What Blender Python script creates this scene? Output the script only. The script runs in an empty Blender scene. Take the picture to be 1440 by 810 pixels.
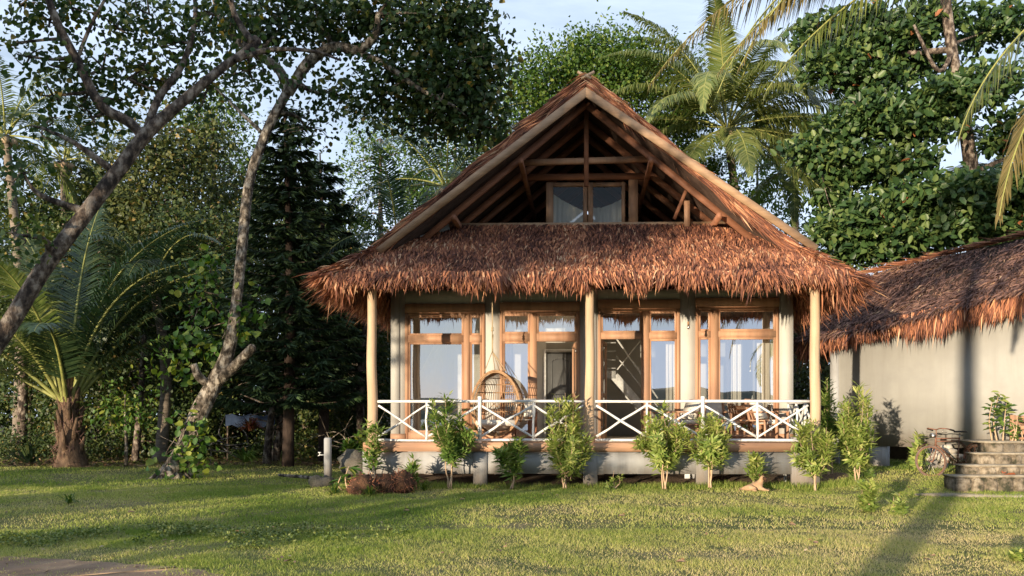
import bpy, math, random
import numpy as np
from mathutils import Vector, Matrix
R = math.radians
rng = np.random.default_rng(7)
random.seed(7)
scene = bpy.context.scene
COL = scene.collection
EYE = 1.4; F = 1200.0; CX = 790.0; HY = 587.0

def P(px, py, d):
    """world point seen at photo pixel (px,py) at depth d"""
    return np.array([(px-CX)/F*d, d, EYE+(HY-py)/F*d])

def sm(a, b, t):
    t = np.clip((t-a)/(b-a), 0, 1); return t*t*(3-2*t)

def terr(x, y):
    x = np.asarray(x, float); y = np.asarray(y, float)
    z = -0.12*(1-sm(6, 15, y)) + 0.22*sm(4.6, 7.0, x)*sm(14.5, 18, y)
    z = z + 0.03*np.sin(x*0.7+1.3)*np.sin(y*0.55+0.4) + 0.012*np.sin(x*2.3)*np.cos(y*1.9)
    z = z - 2.9*(1-sm(-30, -12, y))
    z = z*1.0 + 0.25*sm(30, 60, y)
    return z

_NG=np.random.default_rng(3).random((64,64))
def vn(x,y,s=1.0,o=0):
    x=np.asarray(x,float)*s+o*7.3+100; y=np.asarray(y,float)*s+o*3.1+100
    i=np.floor(x).astype(int); j=np.floor(y).astype(int); u=x-i; v=y-j; u=u*u*(3-2*u); v=v*v*(3-2*v)
    g=lambda a,b:_NG[a%64,b%64]
    return g(i,j)*(1-u)*(1-v)+g(i+1,j)*u*(1-v)+g(i,j+1)*(1-u)*v+g(i+1,j+1)*u*v
def fbm(x,y,s=1.0,o=0): return (vn(x,y,s,o)+.5*vn(x,y,s*2.1,o+1)+.25*vn(x,y,s*4.3,o+2))/1.75
# ------------------------------------------------------------------ mesh builder
class MB:
    def __init__(s): s.v=[]; s.f={}; s.r={}; s.n=0
    def add(s, V, Fc, rnd=None):
        V=np.asarray(V,float).reshape(-1,3); Fc=np.asarray(Fc,int)
        k=Fc.shape[1]
        s.v.append(V); s.f.setdefault(k,[]).append(Fc+s.n)
        if rnd is None: rnd=np.zeros(len(Fc))
        s.r.setdefault(k,[]).append(np.broadcast_to(np.asarray(rnd,float),(len(Fc),)))
        s.n+=len(V); return s
    def box(s, c, d, rz=0.0, rx=0.0, ry=0.0):
        c=np.asarray(c,float); h=np.asarray(d,float)/2
        V=np.array([[x,y,z] for x in(-1,1) for y in(-1,1) for z in(-1,1)],float)*h
        if rz or rx or ry:
            M=np.array(Matrix.Rotation(rz,3,'Z')@Matrix.Rotation(ry,3,'Y')@Matrix.Rotation(rx,3,'X'))
            V=V@M.T
        s.add(V+c,[[0,1,3,2],[4,6,7,5],[0,4,5,1],[2,3,7,6],[0,2,6,4],[1,5,7,3]],rng.random()); return s
    def bx(s,x0,x1,y0,y1,z0,z1):
        return s.box(((x0+x1)/2,(y0+y1)/2,(z0+z1)/2),(abs(x1-x0),abs(y1-y0),abs(z1-z0)))
    def beam(s,a,b,w,h,up=(0,0,1)):
        """rectangular bar from a to b; w sideways, h along up"""
        a=np.asarray(a,float); b=np.asarray(b,float); t=(b-a)/np.linalg.norm(b-a)
        u=np.asarray(up,float); sd=np.cross(t,u); sd/=np.linalg.norm(sd); u=np.cross(sd,t)
        V=[p+sd*w/2*i+u*h/2*j for p in(a,b) for i,j in((-1,-1),(1,-1),(1,1),(-1,1))]
        s.add(V,[[0,3,2,1],[4,5,6,7],[0,1,5,4],[1,2,6,5],[2,3,7,6],[3,0,4,7]],rng.random()); return s
    def tube(s,pts,rad,n=8,cap=True,sub=0,rnd=0.5):
        pts=np.asarray(pts,float); rad=np.broadcast_to(np.asarray(rad,float),(len(pts),)).copy()
        if sub:
            pts,rad=smooth(pts,rad,sub)
        m=len(pts); T=np.gradient(pts,axis=0); T/=np.linalg.norm(T,axis=1)[:,None]+1e-9
        u=np.array([0,0,1.0]) if abs(T[0,2])<.9 else np.array([1.0,0,0])
        A=np.cross(T[0],u); A/=np.linalg.norm(A); V=[]
        ang=np.arange(n)*2*math.pi/n
        for i in range(m):
            A=A-T[i]*np.dot(A,T[i]); A/=np.linalg.norm(A)+1e-9; B=np.cross(T[i],A)
            V.append(pts[i]+rad[i]*(np.cos(ang)[:,None]*A+np.sin(ang)[:,None]*B))
        V=np.concatenate(V); i=np.arange(m-1)[:,None]*n; j=np.arange(n)[None]; k=(j+1)%n
        Fc=np.stack([i+j,i+k,i+n+k,i+n+j],-1).reshape(-1,4)
        off=s.n; s.add(V,Fc,rnd)
        if cap and n>3:
            s.f.setdefault(n,[]).append(np.array([list(range(n))[::-1],[ (m-1)*n+q for q in range(n)]])+off)
            s.r.setdefault(n,[]).append(np.full(2,rnd))
        return s
    def prism(s,poly,off):
        poly=np.asarray(poly,float); n=len(poly); off=np.asarray(off,float)
        o=s.n; V=np.concatenate([poly,poly+off])
        s.add(V,[[i,(i+1)%n,n+(i+1)%n,n+i] for i in range(n)],rng.random())
        s.f.setdefault(n,[]).append(np.array([list(range(n))[::-1],[n+i for i in range(n)]])+o)
        s.r.setdefault(n,[]).append(np.full(2,.5)); return s
    def lathe(s,c,prof,n=16):
        c=np.asarray(c,float); ang=np.arange(n)*2*math.pi/n; V=[]
        for r,z in prof: V.append(np.stack([c[0]+r*np.cos(ang),c[1]+r*np.sin(ang),np.full(n,c[2]+z)],-1))
        V=np.concatenate(V); m=len(prof); i=np.arange(m-1)[:,None]*n; j=np.arange(n)[None]; k=(j+1)%n
        s.add(V,np.stack([i+j,i+k,i+n+k,i+n+j],-1).reshape(-1,4),.5); return s
    def ribbons(s,P0,P1,P2,S,w,rnd,w1=None):
        """tapering strands: quad + triangle each"""
        n=len(P0); w=np.broadcast_to(w,(n,))[:,None]; w1=w if w1 is None else np.broadcast_to(w1,(n,))[:,None]
        V=np.stack([P0-S*w/2,P0+S*w/2,P1+S*w1/2,P1-S*w1/2,P2],1).reshape(-1,3)
        b=np.arange(n)[:,None]*5; o=s.n
        s.add(V,b+np.array([0,1,2,3]),rnd)
        s.f.setdefault(3,[]).append(b+np.array([3,2,4])+o); s.r.setdefault(3,[]).append(np.broadcast_to(rnd,(n,)))
        return s
    def leaves(s,Pt,D,N,L,W,rnd,kind=4):
        """leaf blades: base Pt, direction D, normal N"""
        n=len(Pt); L=np.broadcast_to(L,(n,))[:,None]; W=np.broadcast_to(W,(n,))[:,None]
        S=np.cross(D,N); S/=np.linalg.norm(S,axis=1)[:,None]+1e-9; N=np.cross(S,D)
        if kind==4:
            V=np.stack([Pt,Pt+D*L*.45+S*W/2+N*W*.15,Pt+D*L,Pt+D*L*.45-S*W/2+N*W*.15],1).reshape(-1,3)
            s.add(V,np.arange(n)[:,None]*4+np.array([0,1,2,3]),rnd)
        else:
            V=np.stack([Pt,Pt+D*L*.28+S*W/2+N*W*.14,Pt+D*L*.72+S*W*.42+N*W*.1,Pt+D*L-N*L*.12,
                        Pt+D*L*.72-S*W*.42+N*W*.1,Pt+D*L*.28-S*W/2+N*W*.14],1).reshape(-1,3)
            b=np.arange(n)[:,None]*6
            s.add(V,np.concatenate([b+np.array([0,1,2,3]),b+np.array([0,3,4,5])]),np.concatenate([rnd,rnd]))
        return s
    def build(s,name,mat,parent=None,smooth=False,world=False,**tags):
        V=np.concatenate(s.v) if s.v else np.zeros((0,3))
        if world and parent is not None:
            M=np.array((Matrix.Translation(parent.location)@parent.rotation_euler.to_matrix().to_4x4()).inverted())
            V=V@M[:3,:3].T+M[:3,3]
        me=bpy.data.meshes.new(name)
        ks=sorted(s.f); loops=[];starts=[];tot=[];rn=[];st=0
        for k in ks:
            Fc=np.concatenate(s.f[k]); loops.append(Fc.ravel()); starts.append(st+np.arange(len(Fc))*k); st+=len(Fc)*k
            tot.append(np.full(len(Fc),k)); rn.append(np.concatenate(s.r[k]))
        loops=np.concatenate(loops); starts=np.concatenate(starts); rn=np.concatenate(rn)
        me.vertices.add(len(V)); me.vertices.foreach_set('co',V.ravel().astype(np.float32))
        me.loops.add(len(loops)); me.loops.foreach_set('vertex_index',loops.astype(np.int32))
        me.polygons.add(len(starts)); me.polygons.foreach_set('loop_start',starts.astype(np.int32))
        if smooth: me.polygons.foreach_set('use_smooth',np.ones(len(starts),bool))
        a=me.attributes.new('rnd','FLOAT','FACE'); a.data.foreach_set('value',rn.astype(np.float32))
        me.update(calc_edges=True); me.validate()
        me.materials.append(mat)
        o=bpy.data.objects.new(name,me); COL.objects.link(o)
        if parent is not None: o.parent=parent
        for k,v in tags.items(): o[k]=v
        return o

def smooth(pts,rad,sub=4):
    pts=np.asarray(pts,float); rad=np.asarray(rad,float)
    if len(pts)<3: return pts,rad
    p=np.vstack([2*pts[0]-pts[1],pts,2*pts[-1]-pts[-2]]); r=np.concatenate([[rad[0]],rad,[rad[-1]]])
    o=[];q=[]
    for i in range(1,len(p)-2):
        for t in np.arange(sub)/sub:
            a,b,c,d=p[i-1:i+3]; o.append(.5*((2*b)+(-a+c)*t+(2*a-5*b+4*c-d)*t*t+(-a+3*b-3*c+d)*t**3)); q.append(r[i]*(1-t)+r[i+1]*t)
    o.append(pts[-1]); q.append(rad[-1]); return np.array(o),np.array(q)

def thing(name,label,cat,loc=(0,0,0),rz=0,group=None):
    o=bpy.data.objects.new(name,None); COL.objects.link(o); o.empty_display_size=.2
    o.location=loc; o.rotation_euler=(0,0,rz); o['label']=label; o['category']=cat
    if group:o['group']=group
    return o
def tag(o,label=None,cat=None,group=None,kind=None):
    if label:o['label']=label
    if cat:o['category']=cat
    if group:o['group']=group
    if kind:o['kind']=kind
    return o
def copy_thing(o,loc,rz=0,label=None,scale=1.0):
    c=o.copy(); COL.objects.link(c); c.location=loc; c.rotation_euler=(0,0,rz); c.scale=(scale,)*3
    if label:c['label']=label
    for ch in list(o.children):
        k=ch.copy(); COL.objects.link(k); k.parent=c
        for g in list(ch.children):
            h=g.copy(); COL.objects.link(h); h.parent=k
    return c
def unit(a):
    a=np.asarray(a,float); return a/(np.linalg.norm(a,axis=-1,keepdims=True)+1e-9)
def rdir(n,up=0.0,flat=1.0):
    v=rng.normal(size=(n,3)); v[:,2]*=flat; v=unit(v); v[:,2]+=up; return unit(v)

# ------------------------------------------------------------------ materials
def newmat(name):
    m=bpy.data.materials.new(name); m.use_nodes=True; nt=m.node_tree; nt.nodes.clear()
    out=nt.nodes.new('ShaderNodeOutputMaterial'); return m,nt,out
def N(nt,t,**k):
    n=nt.nodes.new(t)
    for a,b in k.items():
        if a in n.inputs: n.inputs[a].default_value=b
        else: setattr(n,a,b)
    return n
def ramp(nt,cols):
    r=nt.nodes.new('ShaderNodeValToRGB'); e=r.color_ramp.elements
    while len(e)<len(cols): e.new(.5)
    for i,(p,c) in enumerate(cols): e[i].position=p; e[i].color=(*c,1)
    return r
def L(nt,a,b): nt.links.new(a,b)
def surf(name,c1,c2,scale=3,rough=.8,bump=.2,stretch=(1,1,1),detail=6,c3=None,spec=.3,bscale=None,dist=.01,cp=(.25,.5,.75)):
    m,nt,out=newmat(name); p=N(nt,'ShaderNodeBsdfPrincipled'); L(nt,p.outputs[0],out.inputs[0])
    p.inputs['Roughness'].default_value=rough; p.inputs['Specular IOR Level'].default_value=spec
    tc=N(nt,'ShaderNodeTexCoord'); mp=N(nt,'ShaderNodeMapping'); mp.inputs['Scale'].default_value=stretch
    L(nt,tc.outputs['Object'],mp.inputs[0])
    no=N(nt,'ShaderNodeTexNoise',Scale=scale,Detail=detail,Roughness=.6); L(nt,mp.outputs[0],no.inputs[0])
    cols=[(.3,c1),(.7,c2)] if c3 is None else [(cp[0],c1),(cp[1],c2),(cp[2],c3)]
    r=ramp(nt,cols); L(nt,no.outputs[0],r.inputs[0])
    at=N(nt,'ShaderNodeAttribute',attribute_name='rnd')
    hs=N(nt,'ShaderNodeHueSaturation'); mr=N(nt,'ShaderNodeMapRange'); mr.inputs[3].default_value=.86; mr.inputs[4].default_value=1.12
    L(nt,at.outputs['Fac'],mr.inputs[0]); L(nt,mr.outputs[0],hs.inputs['Value']); L(nt,r.outputs[0],hs.inputs['Color'])
    L(nt,hs.outputs[0],p.inputs['Base Color'])
    if bump:
        n2=N(nt,'ShaderNodeTexNoise',Scale=bscale or scale*4,Detail=8,Roughness=.65); L(nt,mp.outputs[0],n2.inputs[0])
        b=N(nt,'ShaderNodeBump',Strength=bump,Distance=dist); L(nt,n2.outputs[0],b.inputs['Height']); L(nt,b.outputs[0],p.inputs['Normal'])
    return m
def leafmat(name,cols,trans=.3,rough=.5,spec=.35):
    m,nt,out=newmat(name); at=N(nt,'ShaderNodeAttribute',attribute_name='rnd')
    r=ramp(nt,cols); L(nt,at.outputs['Fac'],r.inputs[0])
    p=N(nt,'ShaderNodeBsdfPrincipled'); p.inputs['Roughness'].default_value=rough; p.inputs['Specular IOR Level'].default_value=spec
    L(nt,r.outputs[0],p.inputs['Base Color'])
    if trans<=0: L(nt,p.outputs[0],out.inputs[0]); return m
    t=N(nt,'ShaderNodeBsdfTranslucent'); hs=N(nt,'ShaderNodeHueSaturation',Saturation=1.15,Value=1.3); L(nt,r.outputs[0],hs.inputs['Color']); L(nt,hs.outputs[0],t.inputs[0])
    x=N(nt,'ShaderNodeMixShader'); x.inputs[0].default_value=trans
    L(nt,p.outputs[0],x.inputs[1]); L(nt,t.outputs[0],x.inputs[2]); L(nt,x.outputs[0],out.inputs[0]); return m
M={}
M['bark_pale']=surf('bark_pale',(.035,.028,.02),(.15,.12,.09),9,.9,1,(1,1,.6),12,c3=(.40,.35,.28),bscale=16,dist=.06,cp=(.40,.50,.60))
M['bark_brown']=surf('bark_brown',(.03,.022,.018),(.11,.08,.06),9,.9,1,(1,1,.6),12,c3=(.30,.25,.20),bscale=16,dist=.06,cp=(.40,.50,.62))
M['bark_dark']=surf('bark_dark',(.03,.022,.018),(.09,.06,.045),6,.95,1,(1,1,.4),8,bscale=18,dist=.03)
M['palm_bark']=surf('palm_bark',(.1,.08,.06),(.28,.23,.18),3,.9,.8,(1,1,6),8,bscale=6,dist=.03)
M['palm_base']=surf('palm_base',(.05,.03,.02),(.2,.13,.08),6,.9,1,(1,1,.6),8,bscale=20,dist=.04)
M['leaf_heart']=leafmat('leaf_heart',[(0,(.022,.05,.014)),(.55,(.045,.085,.022)),(.9,(.1,.12,.02)),(1,(.3,.2,.03))],.35)
M['leaf_heart_deep']=leafmat('leaf_heart_deep',[(0,(.022,.05,.015)),(.65,(.045,.08,.022)),(.95,(.09,.10,.025)),(1,(.26,.17,.04))],.3)
M['leaf_small']=leafmat('leaf_small',[(0,(.03,.075,.014)),(.6,(.07,.13,.02)),(1,(.16,.2,.03))],.3)
M['leaf_almond']=leafmat('leaf_almond',[(0,(.022,.052,.018)),(.55,(.055,.105,.03)),(.97,(.16,.21,.06)),(.985,(.12,.19,.04)),(1,(.36,.14,.06))],.25,.42)
M['leaf_forest']=leafmat('leaf_forest',[(0,(.025,.05,.015)),(.6,(.062,.095,.026)),(.93,(.13,.14,.035)),(1,(.26,.17,.05))],.25)
M['leaf_forest_olive']=leafmat('leaf_forest_olive',[(0,(.035,.055,.018)),(.6,(.085,.105,.03)),(.93,(.16,.155,.045)),(1,(.28,.18,.06))],.25)
M['leaf_conifer']=leafmat('leaf_conifer',[(0,(.02,.042,.018)),(1,(.055,.095,.032))],.05,.6)
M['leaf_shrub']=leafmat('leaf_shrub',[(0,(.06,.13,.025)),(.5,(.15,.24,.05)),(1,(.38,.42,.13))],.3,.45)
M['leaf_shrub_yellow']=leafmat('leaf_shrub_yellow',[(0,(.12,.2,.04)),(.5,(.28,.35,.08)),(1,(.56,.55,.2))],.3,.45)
M['leaf_vine']=leafmat('leaf_vine',[(0,(.04,.1,.02)),(.6,(.09,.17,.03)),(1,(.25,.27,.04))],.35)
M['leaf_red']=leafmat('leaf_red',[(0,(.1,.03,.02)),(.5,(.2,.05,.03)),(1,(.25,.17,.05))],.2)
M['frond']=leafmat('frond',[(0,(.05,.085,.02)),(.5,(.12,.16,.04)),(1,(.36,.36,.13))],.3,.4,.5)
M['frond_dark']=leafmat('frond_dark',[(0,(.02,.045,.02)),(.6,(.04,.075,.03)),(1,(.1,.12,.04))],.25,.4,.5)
M['frond_dry']=leafmat('frond_dry',[(0,(.12,.09,.03)),(.5,(.22,.18,.06)),(1,(.35,.26,.11))],.3,.5)
M['rachis']=surf('rachis',(.2,.22,.06),(.34,.33,.1),4,.5,0)
M['thatch_grey']=leafmat('thatch_grey',[(0,(.09,.055,.05)),(.4,(.19,.11,.09)),(.75,(.31,.17,.125)),(.95,(.45,.25,.15)),(1,(.55,.38,.24))],.06,.75,.15)
M['thatch']=leafmat('thatch',[(0,(.08,.038,.03)),(.35,(.235,.097,.062)),(.7,(.45,.19,.10)),(.93,(.62,.30,.155)),(1,(.62,.42,.26))],.06,.75,.15)
M['thatch_base']=surf('thatch_base',(.05,.025,.018),(.14,.07,.045),6,.95,1,(1,1,1),8,bscale=40,dist=.03)
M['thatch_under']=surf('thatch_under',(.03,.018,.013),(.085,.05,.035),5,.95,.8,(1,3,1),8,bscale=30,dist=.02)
M['wood']=surf('wood',(.33,.17,.10),(.47,.275,.165),2.2,.6,.25,(3,3,.35),6,bscale=30,dist=.004)
M['wood_h']=surf('wood_h',(.33,.17,.10),(.47,.275,.165),2.2,.6,.25,(.35,3,3),6,bscale=30,dist=.004)
M['wood_pale']=surf('wood_pale',(.42,.28,.17),(.6,.43,.28),2.2,.65,.3,(3,3,.35),6,bscale=25,dist=.004)
M['barge']=surf('barge',(.27,.16,.09),(.48,.31,.185),2,.65,.3,(.6,3,3),6,bscale=25,dist=.004)
M['wood_dark']=surf('wood_dark',(.18,.076,.042),(.34,.15,.082),2.2,.65,.25,(.5,2,2),6,bscale=25,dist=.004)
M['plaster']=surf('plaster',(.40,.385,.35),(.47,.455,.41),1.3,.85,.15,(1,1,1),8,bscale=60,dist=.003)
M['plaster_hut']=surf('plaster_hut',(.32,.31,.285),(.40,.39,.355),1.4,.85,.15,(1,1,1),8,bscale=60,dist=.003)
def streaks(m,amt=.16,sc=(5,5,.35),base=None):
    nt=m.node_tree; p=nt.nodes['Principled BSDF']; src=p.inputs['Base Color'].links[0].from_socket
    tc=N(nt,'ShaderNodeTexCoord'); mp=N(nt,'ShaderNodeMapping'); mp.inputs['Scale'].default_value=sc; L(nt,tc.outputs['Object'],mp.inputs[0])
    a=N(nt,'ShaderNodeTexNoise',Scale=1.0,Detail=8,Roughness=.7); L(nt,mp.outputs[0],a.inputs[0]); b=N(nt,'ShaderNodeTexNoise',Scale=.7,Detail=5); L(nt,tc.outputs['Object'],b.inputs[0])
    mu=N(nt,'ShaderNodeMath',operation='MULTIPLY'); L(nt,a.outputs[0],mu.inputs[0]); L(nt,b.outputs[0],mu.inputs[1])
    r=N(nt,'ShaderNodeMapRange'); r.inputs[1].default_value=.2; r.inputs[2].default_value=.36; r.inputs[3].default_value=0; r.inputs[4].default_value=amt*2; L(nt,mu.outputs[0],r.inputs[0])
    x=N(nt,'ShaderNodeMix',data_type='RGBA'); x.inputs[7].default_value=(.14,.12,.095,1); L(nt,r.outputs[0],x.inputs[0]); L(nt,src,x.inputs[6]); out_=x.outputs[2]
    if base is not None: # splashed earth and damp along the foot
        s_=N(nt,'ShaderNodeSeparateXYZ'); L(nt,tc.outputs['Object'],s_.inputs[0]); ad=N(nt,'ShaderNodeMath',operation='MULTIPLY_ADD'); ad.inputs[1].default_value=-.55; L(nt,a.outputs[0],ad.inputs[0]); L(nt,s_.outputs[2],ad.inputs[2])
        q=N(nt,'ShaderNodeMapRange'); q.inputs[1].default_value=base-.25; q.inputs[2].default_value=base+.12; q.inputs[3].default_value=.55; q.inputs[4].default_value=0; L(nt,ad.outputs[0],q.inputs[0])
        y=N(nt,'ShaderNodeMix',data_type='RGBA'); y.inputs[7].default_value=(.17,.12,.08,1); L(nt,q.outputs[0],y.inputs[0]); L(nt,out_,y.inputs[6]); out_=y.outputs[2]
    L(nt,out_,p.inputs['Base Color'])
streaks(M['plaster'],.06); streaks(M['plaster_hut'],.10,base=.72)
M['concrete']=surf('concrete',(.26,.26,.26),(.38,.38,.375),1.8,.85,.3,(1,1,.6),8,bscale=40,dist=.004)
streaks(M['concrete'],.2,base=.12)
M['white_paint']=surf('white_paint',(.6,.6,.58),(.78,.77,.75),9,.5,.4,(1,1,1),6,bscale=30,dist=.004)
M['white_wall']=surf('white_wall',(.62,.59,.53),(.7,.67,.61),1,.85,0)
M['rattan']=surf('rattan',(.2,.105,.05),(.4,.24,.12),20,.5,.3)
M['rope']=surf('rope',(.3,.22,.13),(.42,.32,.2),30,.9,.4)
M['fabric']=surf('fabric',(.6,.56,.48),(.68,.64,.56),8,.9,.2)
M['metal_rust']=surf('metal_rust',(.1,.05,.035),(.25,.12,.075),14,.7,.5,c3=(.3,.2,.15))
M['metal_rust'].node_tree.nodes['Principled BSDF'].inputs['Metallic'].default_value=.3
M['rubber']=surf('rubber',(.1,.07,.055),(.2,.14,.11),20,.8,.3)
M['chrome']=surf('chrome',(.35,.33,.3),(.5,.48,.45),10,.35,0)
M['chrome'].node_tree.nodes['Principled BSDF'].inputs['Metallic'].default_value=.9
M['stone']=surf('stone',(.05,.05,.03),(.19,.15,.105),6,.9,1,(1,1,1),10,c3=(.36,.30,.22),bscale=18,dist=.05,cp=(.38,.5,.62))
M['stone_mortar']=surf('stone_mortar',(.17,.14,.10),(.38,.33,.25),7,.9,.7,bscale=20,dist=.02)
M['stone_white']=surf('stone_white',(.4,.34,.27),(.62,.56,.47),3,.85,.7,bscale=14,dist=.02)
M['rock_moss']=surf('rock_moss',(.04,.05,.03),(.15,.135,.11),2.4,.9,1,c3=(.12,.1,.07),bscale=10,dist=.05)
M['dirt']=surf('dirt',(.09,.06,.04),(.2,.14,.09),2,.95,1,c3=(.14,.095,.06),bscale=18,dist=.03)
M['sand']=surf('sand',(.19,.115,.07),(.40,.28,.18),2,.95,.8,bscale=30,dist=.01)
M['root']=surf('root',(.045,.024,.015),(.17,.085,.045),6,.95,1,(1,1,1),8,bscale=25,dist=.06)
M['dog']=surf('dog',(.36,.22,.12),(.52,.34,.2),9,.9,.5)
M['black']=surf('black',(.02,.017,.015),(.03,.025,.02),5,.6,0)
M['grey_door']=surf('grey_door',(.10,.10,.10),(.14,.14,.14),2,.5,.1)
M['tarp']=surf('tarp',(.018,.028,.055),(.045,.065,.11),3,.6,.3)
M['tarp'].node_tree.nodes['Principled BSDF'].inputs['Specular IOR Level'].default_value=.05; M['tarp'].node_tree.nodes['Principled BSDF'].inputs['Roughness'].default_value=1
M['red_leaf']=surf('red_leaf',(.35,.09,.04),(.5,.16,.07),6,.7,.2)
M['dry_leaf']=surf('dry_leaf',(.25,.14,.08),(.4,.25,.15),6,.8,.2)
M['ceramic']=surf('ceramic',(.55,.55,.52),(.6,.6,.57),4,.3,0)
# glass
def glassmat(nm='window_glass',fac=.42):
    m,nt,out=newmat(nm); g=N(nt,'ShaderNodeBsdfGlossy'); g.inputs['Roughness'].default_value=.004; g.inputs[0].default_value=(1,1,1,1)
    t=N(nt,'ShaderNodeBsdfTransparent'); t.inputs[0].default_value=(.93,.95,.94,1); x=N(nt,'ShaderNodeMixShader'); x.inputs[0].default_value=fac
    no=N(nt,'ShaderNodeTexNoise',Scale=.9,Detail=1); tc=N(nt,'ShaderNodeTexCoord'); L(nt,tc.outputs['Object'],no.inputs[0])
    b=N(nt,'ShaderNodeBump',Strength=.12,Distance=.01); L(nt,no.outputs[0],b.inputs['Height']); L(nt,b.outputs[0],g.inputs['Normal'])
    L(nt,t.outputs[0],x.inputs[1]); L(nt,g.outputs[0],x.inputs[2]); L(nt,x.outputs[0],out.inputs[0]); return m
M['glass']=glassmat(); M['glass_attic']=glassmat('attic_glass',.022)
def netmat():
    m,nt,out=newmat('net_fabric'); d=N(nt,'ShaderNodeBsdfDiffuse'); d.inputs[0].default_value=(.75,.72,.64,1)
    tr=N(nt,'ShaderNodeBsdfTranslucent'); tr.inputs[0].default_value=(.75,.72,.64,1)
    t=N(nt,'ShaderNodeBsdfTransparent'); a=N(nt,'ShaderNodeMixShader'); a.inputs[0].default_value=.35; L(nt,d.outputs[0],a.inputs[1]); L(nt,tr.outputs[0],a.inputs[2])
    x=N(nt,'ShaderNodeMixShader'); x.inputs[0].default_value=.15; L(nt,a.outputs[0],x.inputs[1]); L(nt,t.outputs[0],x.inputs[2]); L(nt,x.outputs[0],out.inputs[0]); return m
M['net']=netmat(); streaks(M['stone'],.3,(3,3,3))

for k_m in('wood','wood_h','wood_pale','barge'): streaks(M[k_m],.2 if k_m!='barge' else .08,(9,9,.6) if k_m in('wood','wood_pale') else (.6,9,9))
streaks(M['white_paint'],.16,(14,14,14))
# ------------------------------------------------------------------ camera, sun, sky
cd=bpy.data.cameras.new('camera'); cam=bpy.data.objects.new('camera',cd); COL.objects.link(cam)
cam.location=(0,0,EYE); cam.rotation_euler=(R(90),0,0)
cd.sensor_width=36; cd.lens=36*F/1440; cd.shift_x=-(CX-720)/1440; cd.shift_y=(HY-405)/1440; cd.clip_end=12000; cd.clip_start=.1
scene.camera=cam
AZ=28.5; EL=3.4
sd=bpy.data.lights.new('sun','SUN'); sd.energy=5; sd.angle=R(.55); sd.color=(1,.83,.61)
sun=bpy.data.objects.new('sun',sd); COL.objects.link(sun)
dirv=Vector((math.sin(R(AZ))*math.cos(R(EL)),math.cos(R(AZ))*math.cos(R(EL)),-math.sin(R(EL))))
sun.rotation_euler=dirv.to_track_quat('-Z','Y').to_euler(); sun.location=(-20,-30,12)
w=bpy.data.worlds.new('World'); scene.world=w; w.use_nodes=True; nt=w.node_tree; nt.nodes.clear()
out=N(nt,'ShaderNodeOutputWorld'); bg=N(nt,'ShaderNodeBackground'); bg.inputs[1].default_value=.15
sky=N(nt,'ShaderNodeTexSky'); sky.sky_type='NISHITA'; sky.sun_disc=False; sky.sun_elevation=R(EL); sky.sun_rotation=R(180+AZ)
sky.air_density=1.0; sky.dust_density=.1; sky.ozone_density=1.6
tc=N(nt,'ShaderNodeTexCoord'); mp=N(nt,'ShaderNodeMapping'); mp.inputs['Scale'].default_value=(1,1,3.2); L(nt,tc.outputs['Generated'],mp.inputs[0])
no=N(nt,'ShaderNodeTexNoise',Scale=2.2,Detail=8,Roughness=.62,Distortion=.6); L(nt,mp.outputs[0],no.inputs[0])
cr=ramp(nt,[(.36,(.40,.40,.40)),(.66,(.9,.9,.9))]); L(nt,no.outputs[0],cr.inputs[0])
mx=N(nt,'ShaderNodeMix',data_type='RGBA'); sx=N(nt,'ShaderNodeSeparateXYZ'); L(nt,tc.outputs['Generated'],sx.inputs[0]); hr=N(nt,'ShaderNodeMapRange'); hr.inputs[1].default_value=.0; hr.inputs[2].default_value=.32; hr.inputs[3].default_value=.42; hr.inputs[4].default_value=0; L(nt,sx.outputs[2],hr.inputs[0]); ad=N(nt,'ShaderNodeMath',operation='ADD'); ad.use_clamp=True; L(nt,cr.outputs[0],ad.inputs[0]); L(nt,hr.outputs[0],ad.inputs[1]); L(nt,ad.outputs[0],mx.inputs[0]); L(nt,sky.outputs[0],mx.inputs[6])
mx.inputs[7].default_value=(CLOUD:=(3.7,4.35,5.5,1))
L(nt,mx.outputs[2],bg.inputs[0]); L(nt,bg.outputs[0],out.inputs[0])
vs=scene.view_settings; vs.view_transform='Standard'; vs.look='None'; vs.exposure=.82; vs.gamma=1; vs.use_curve_mapping=False
scene.cycles.max_bounces=8; scene.cycles.transparent_max_bounces=12; scene.cycles.use_denoising=True
scene.cycles.sample_clamp_indirect=6

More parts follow.
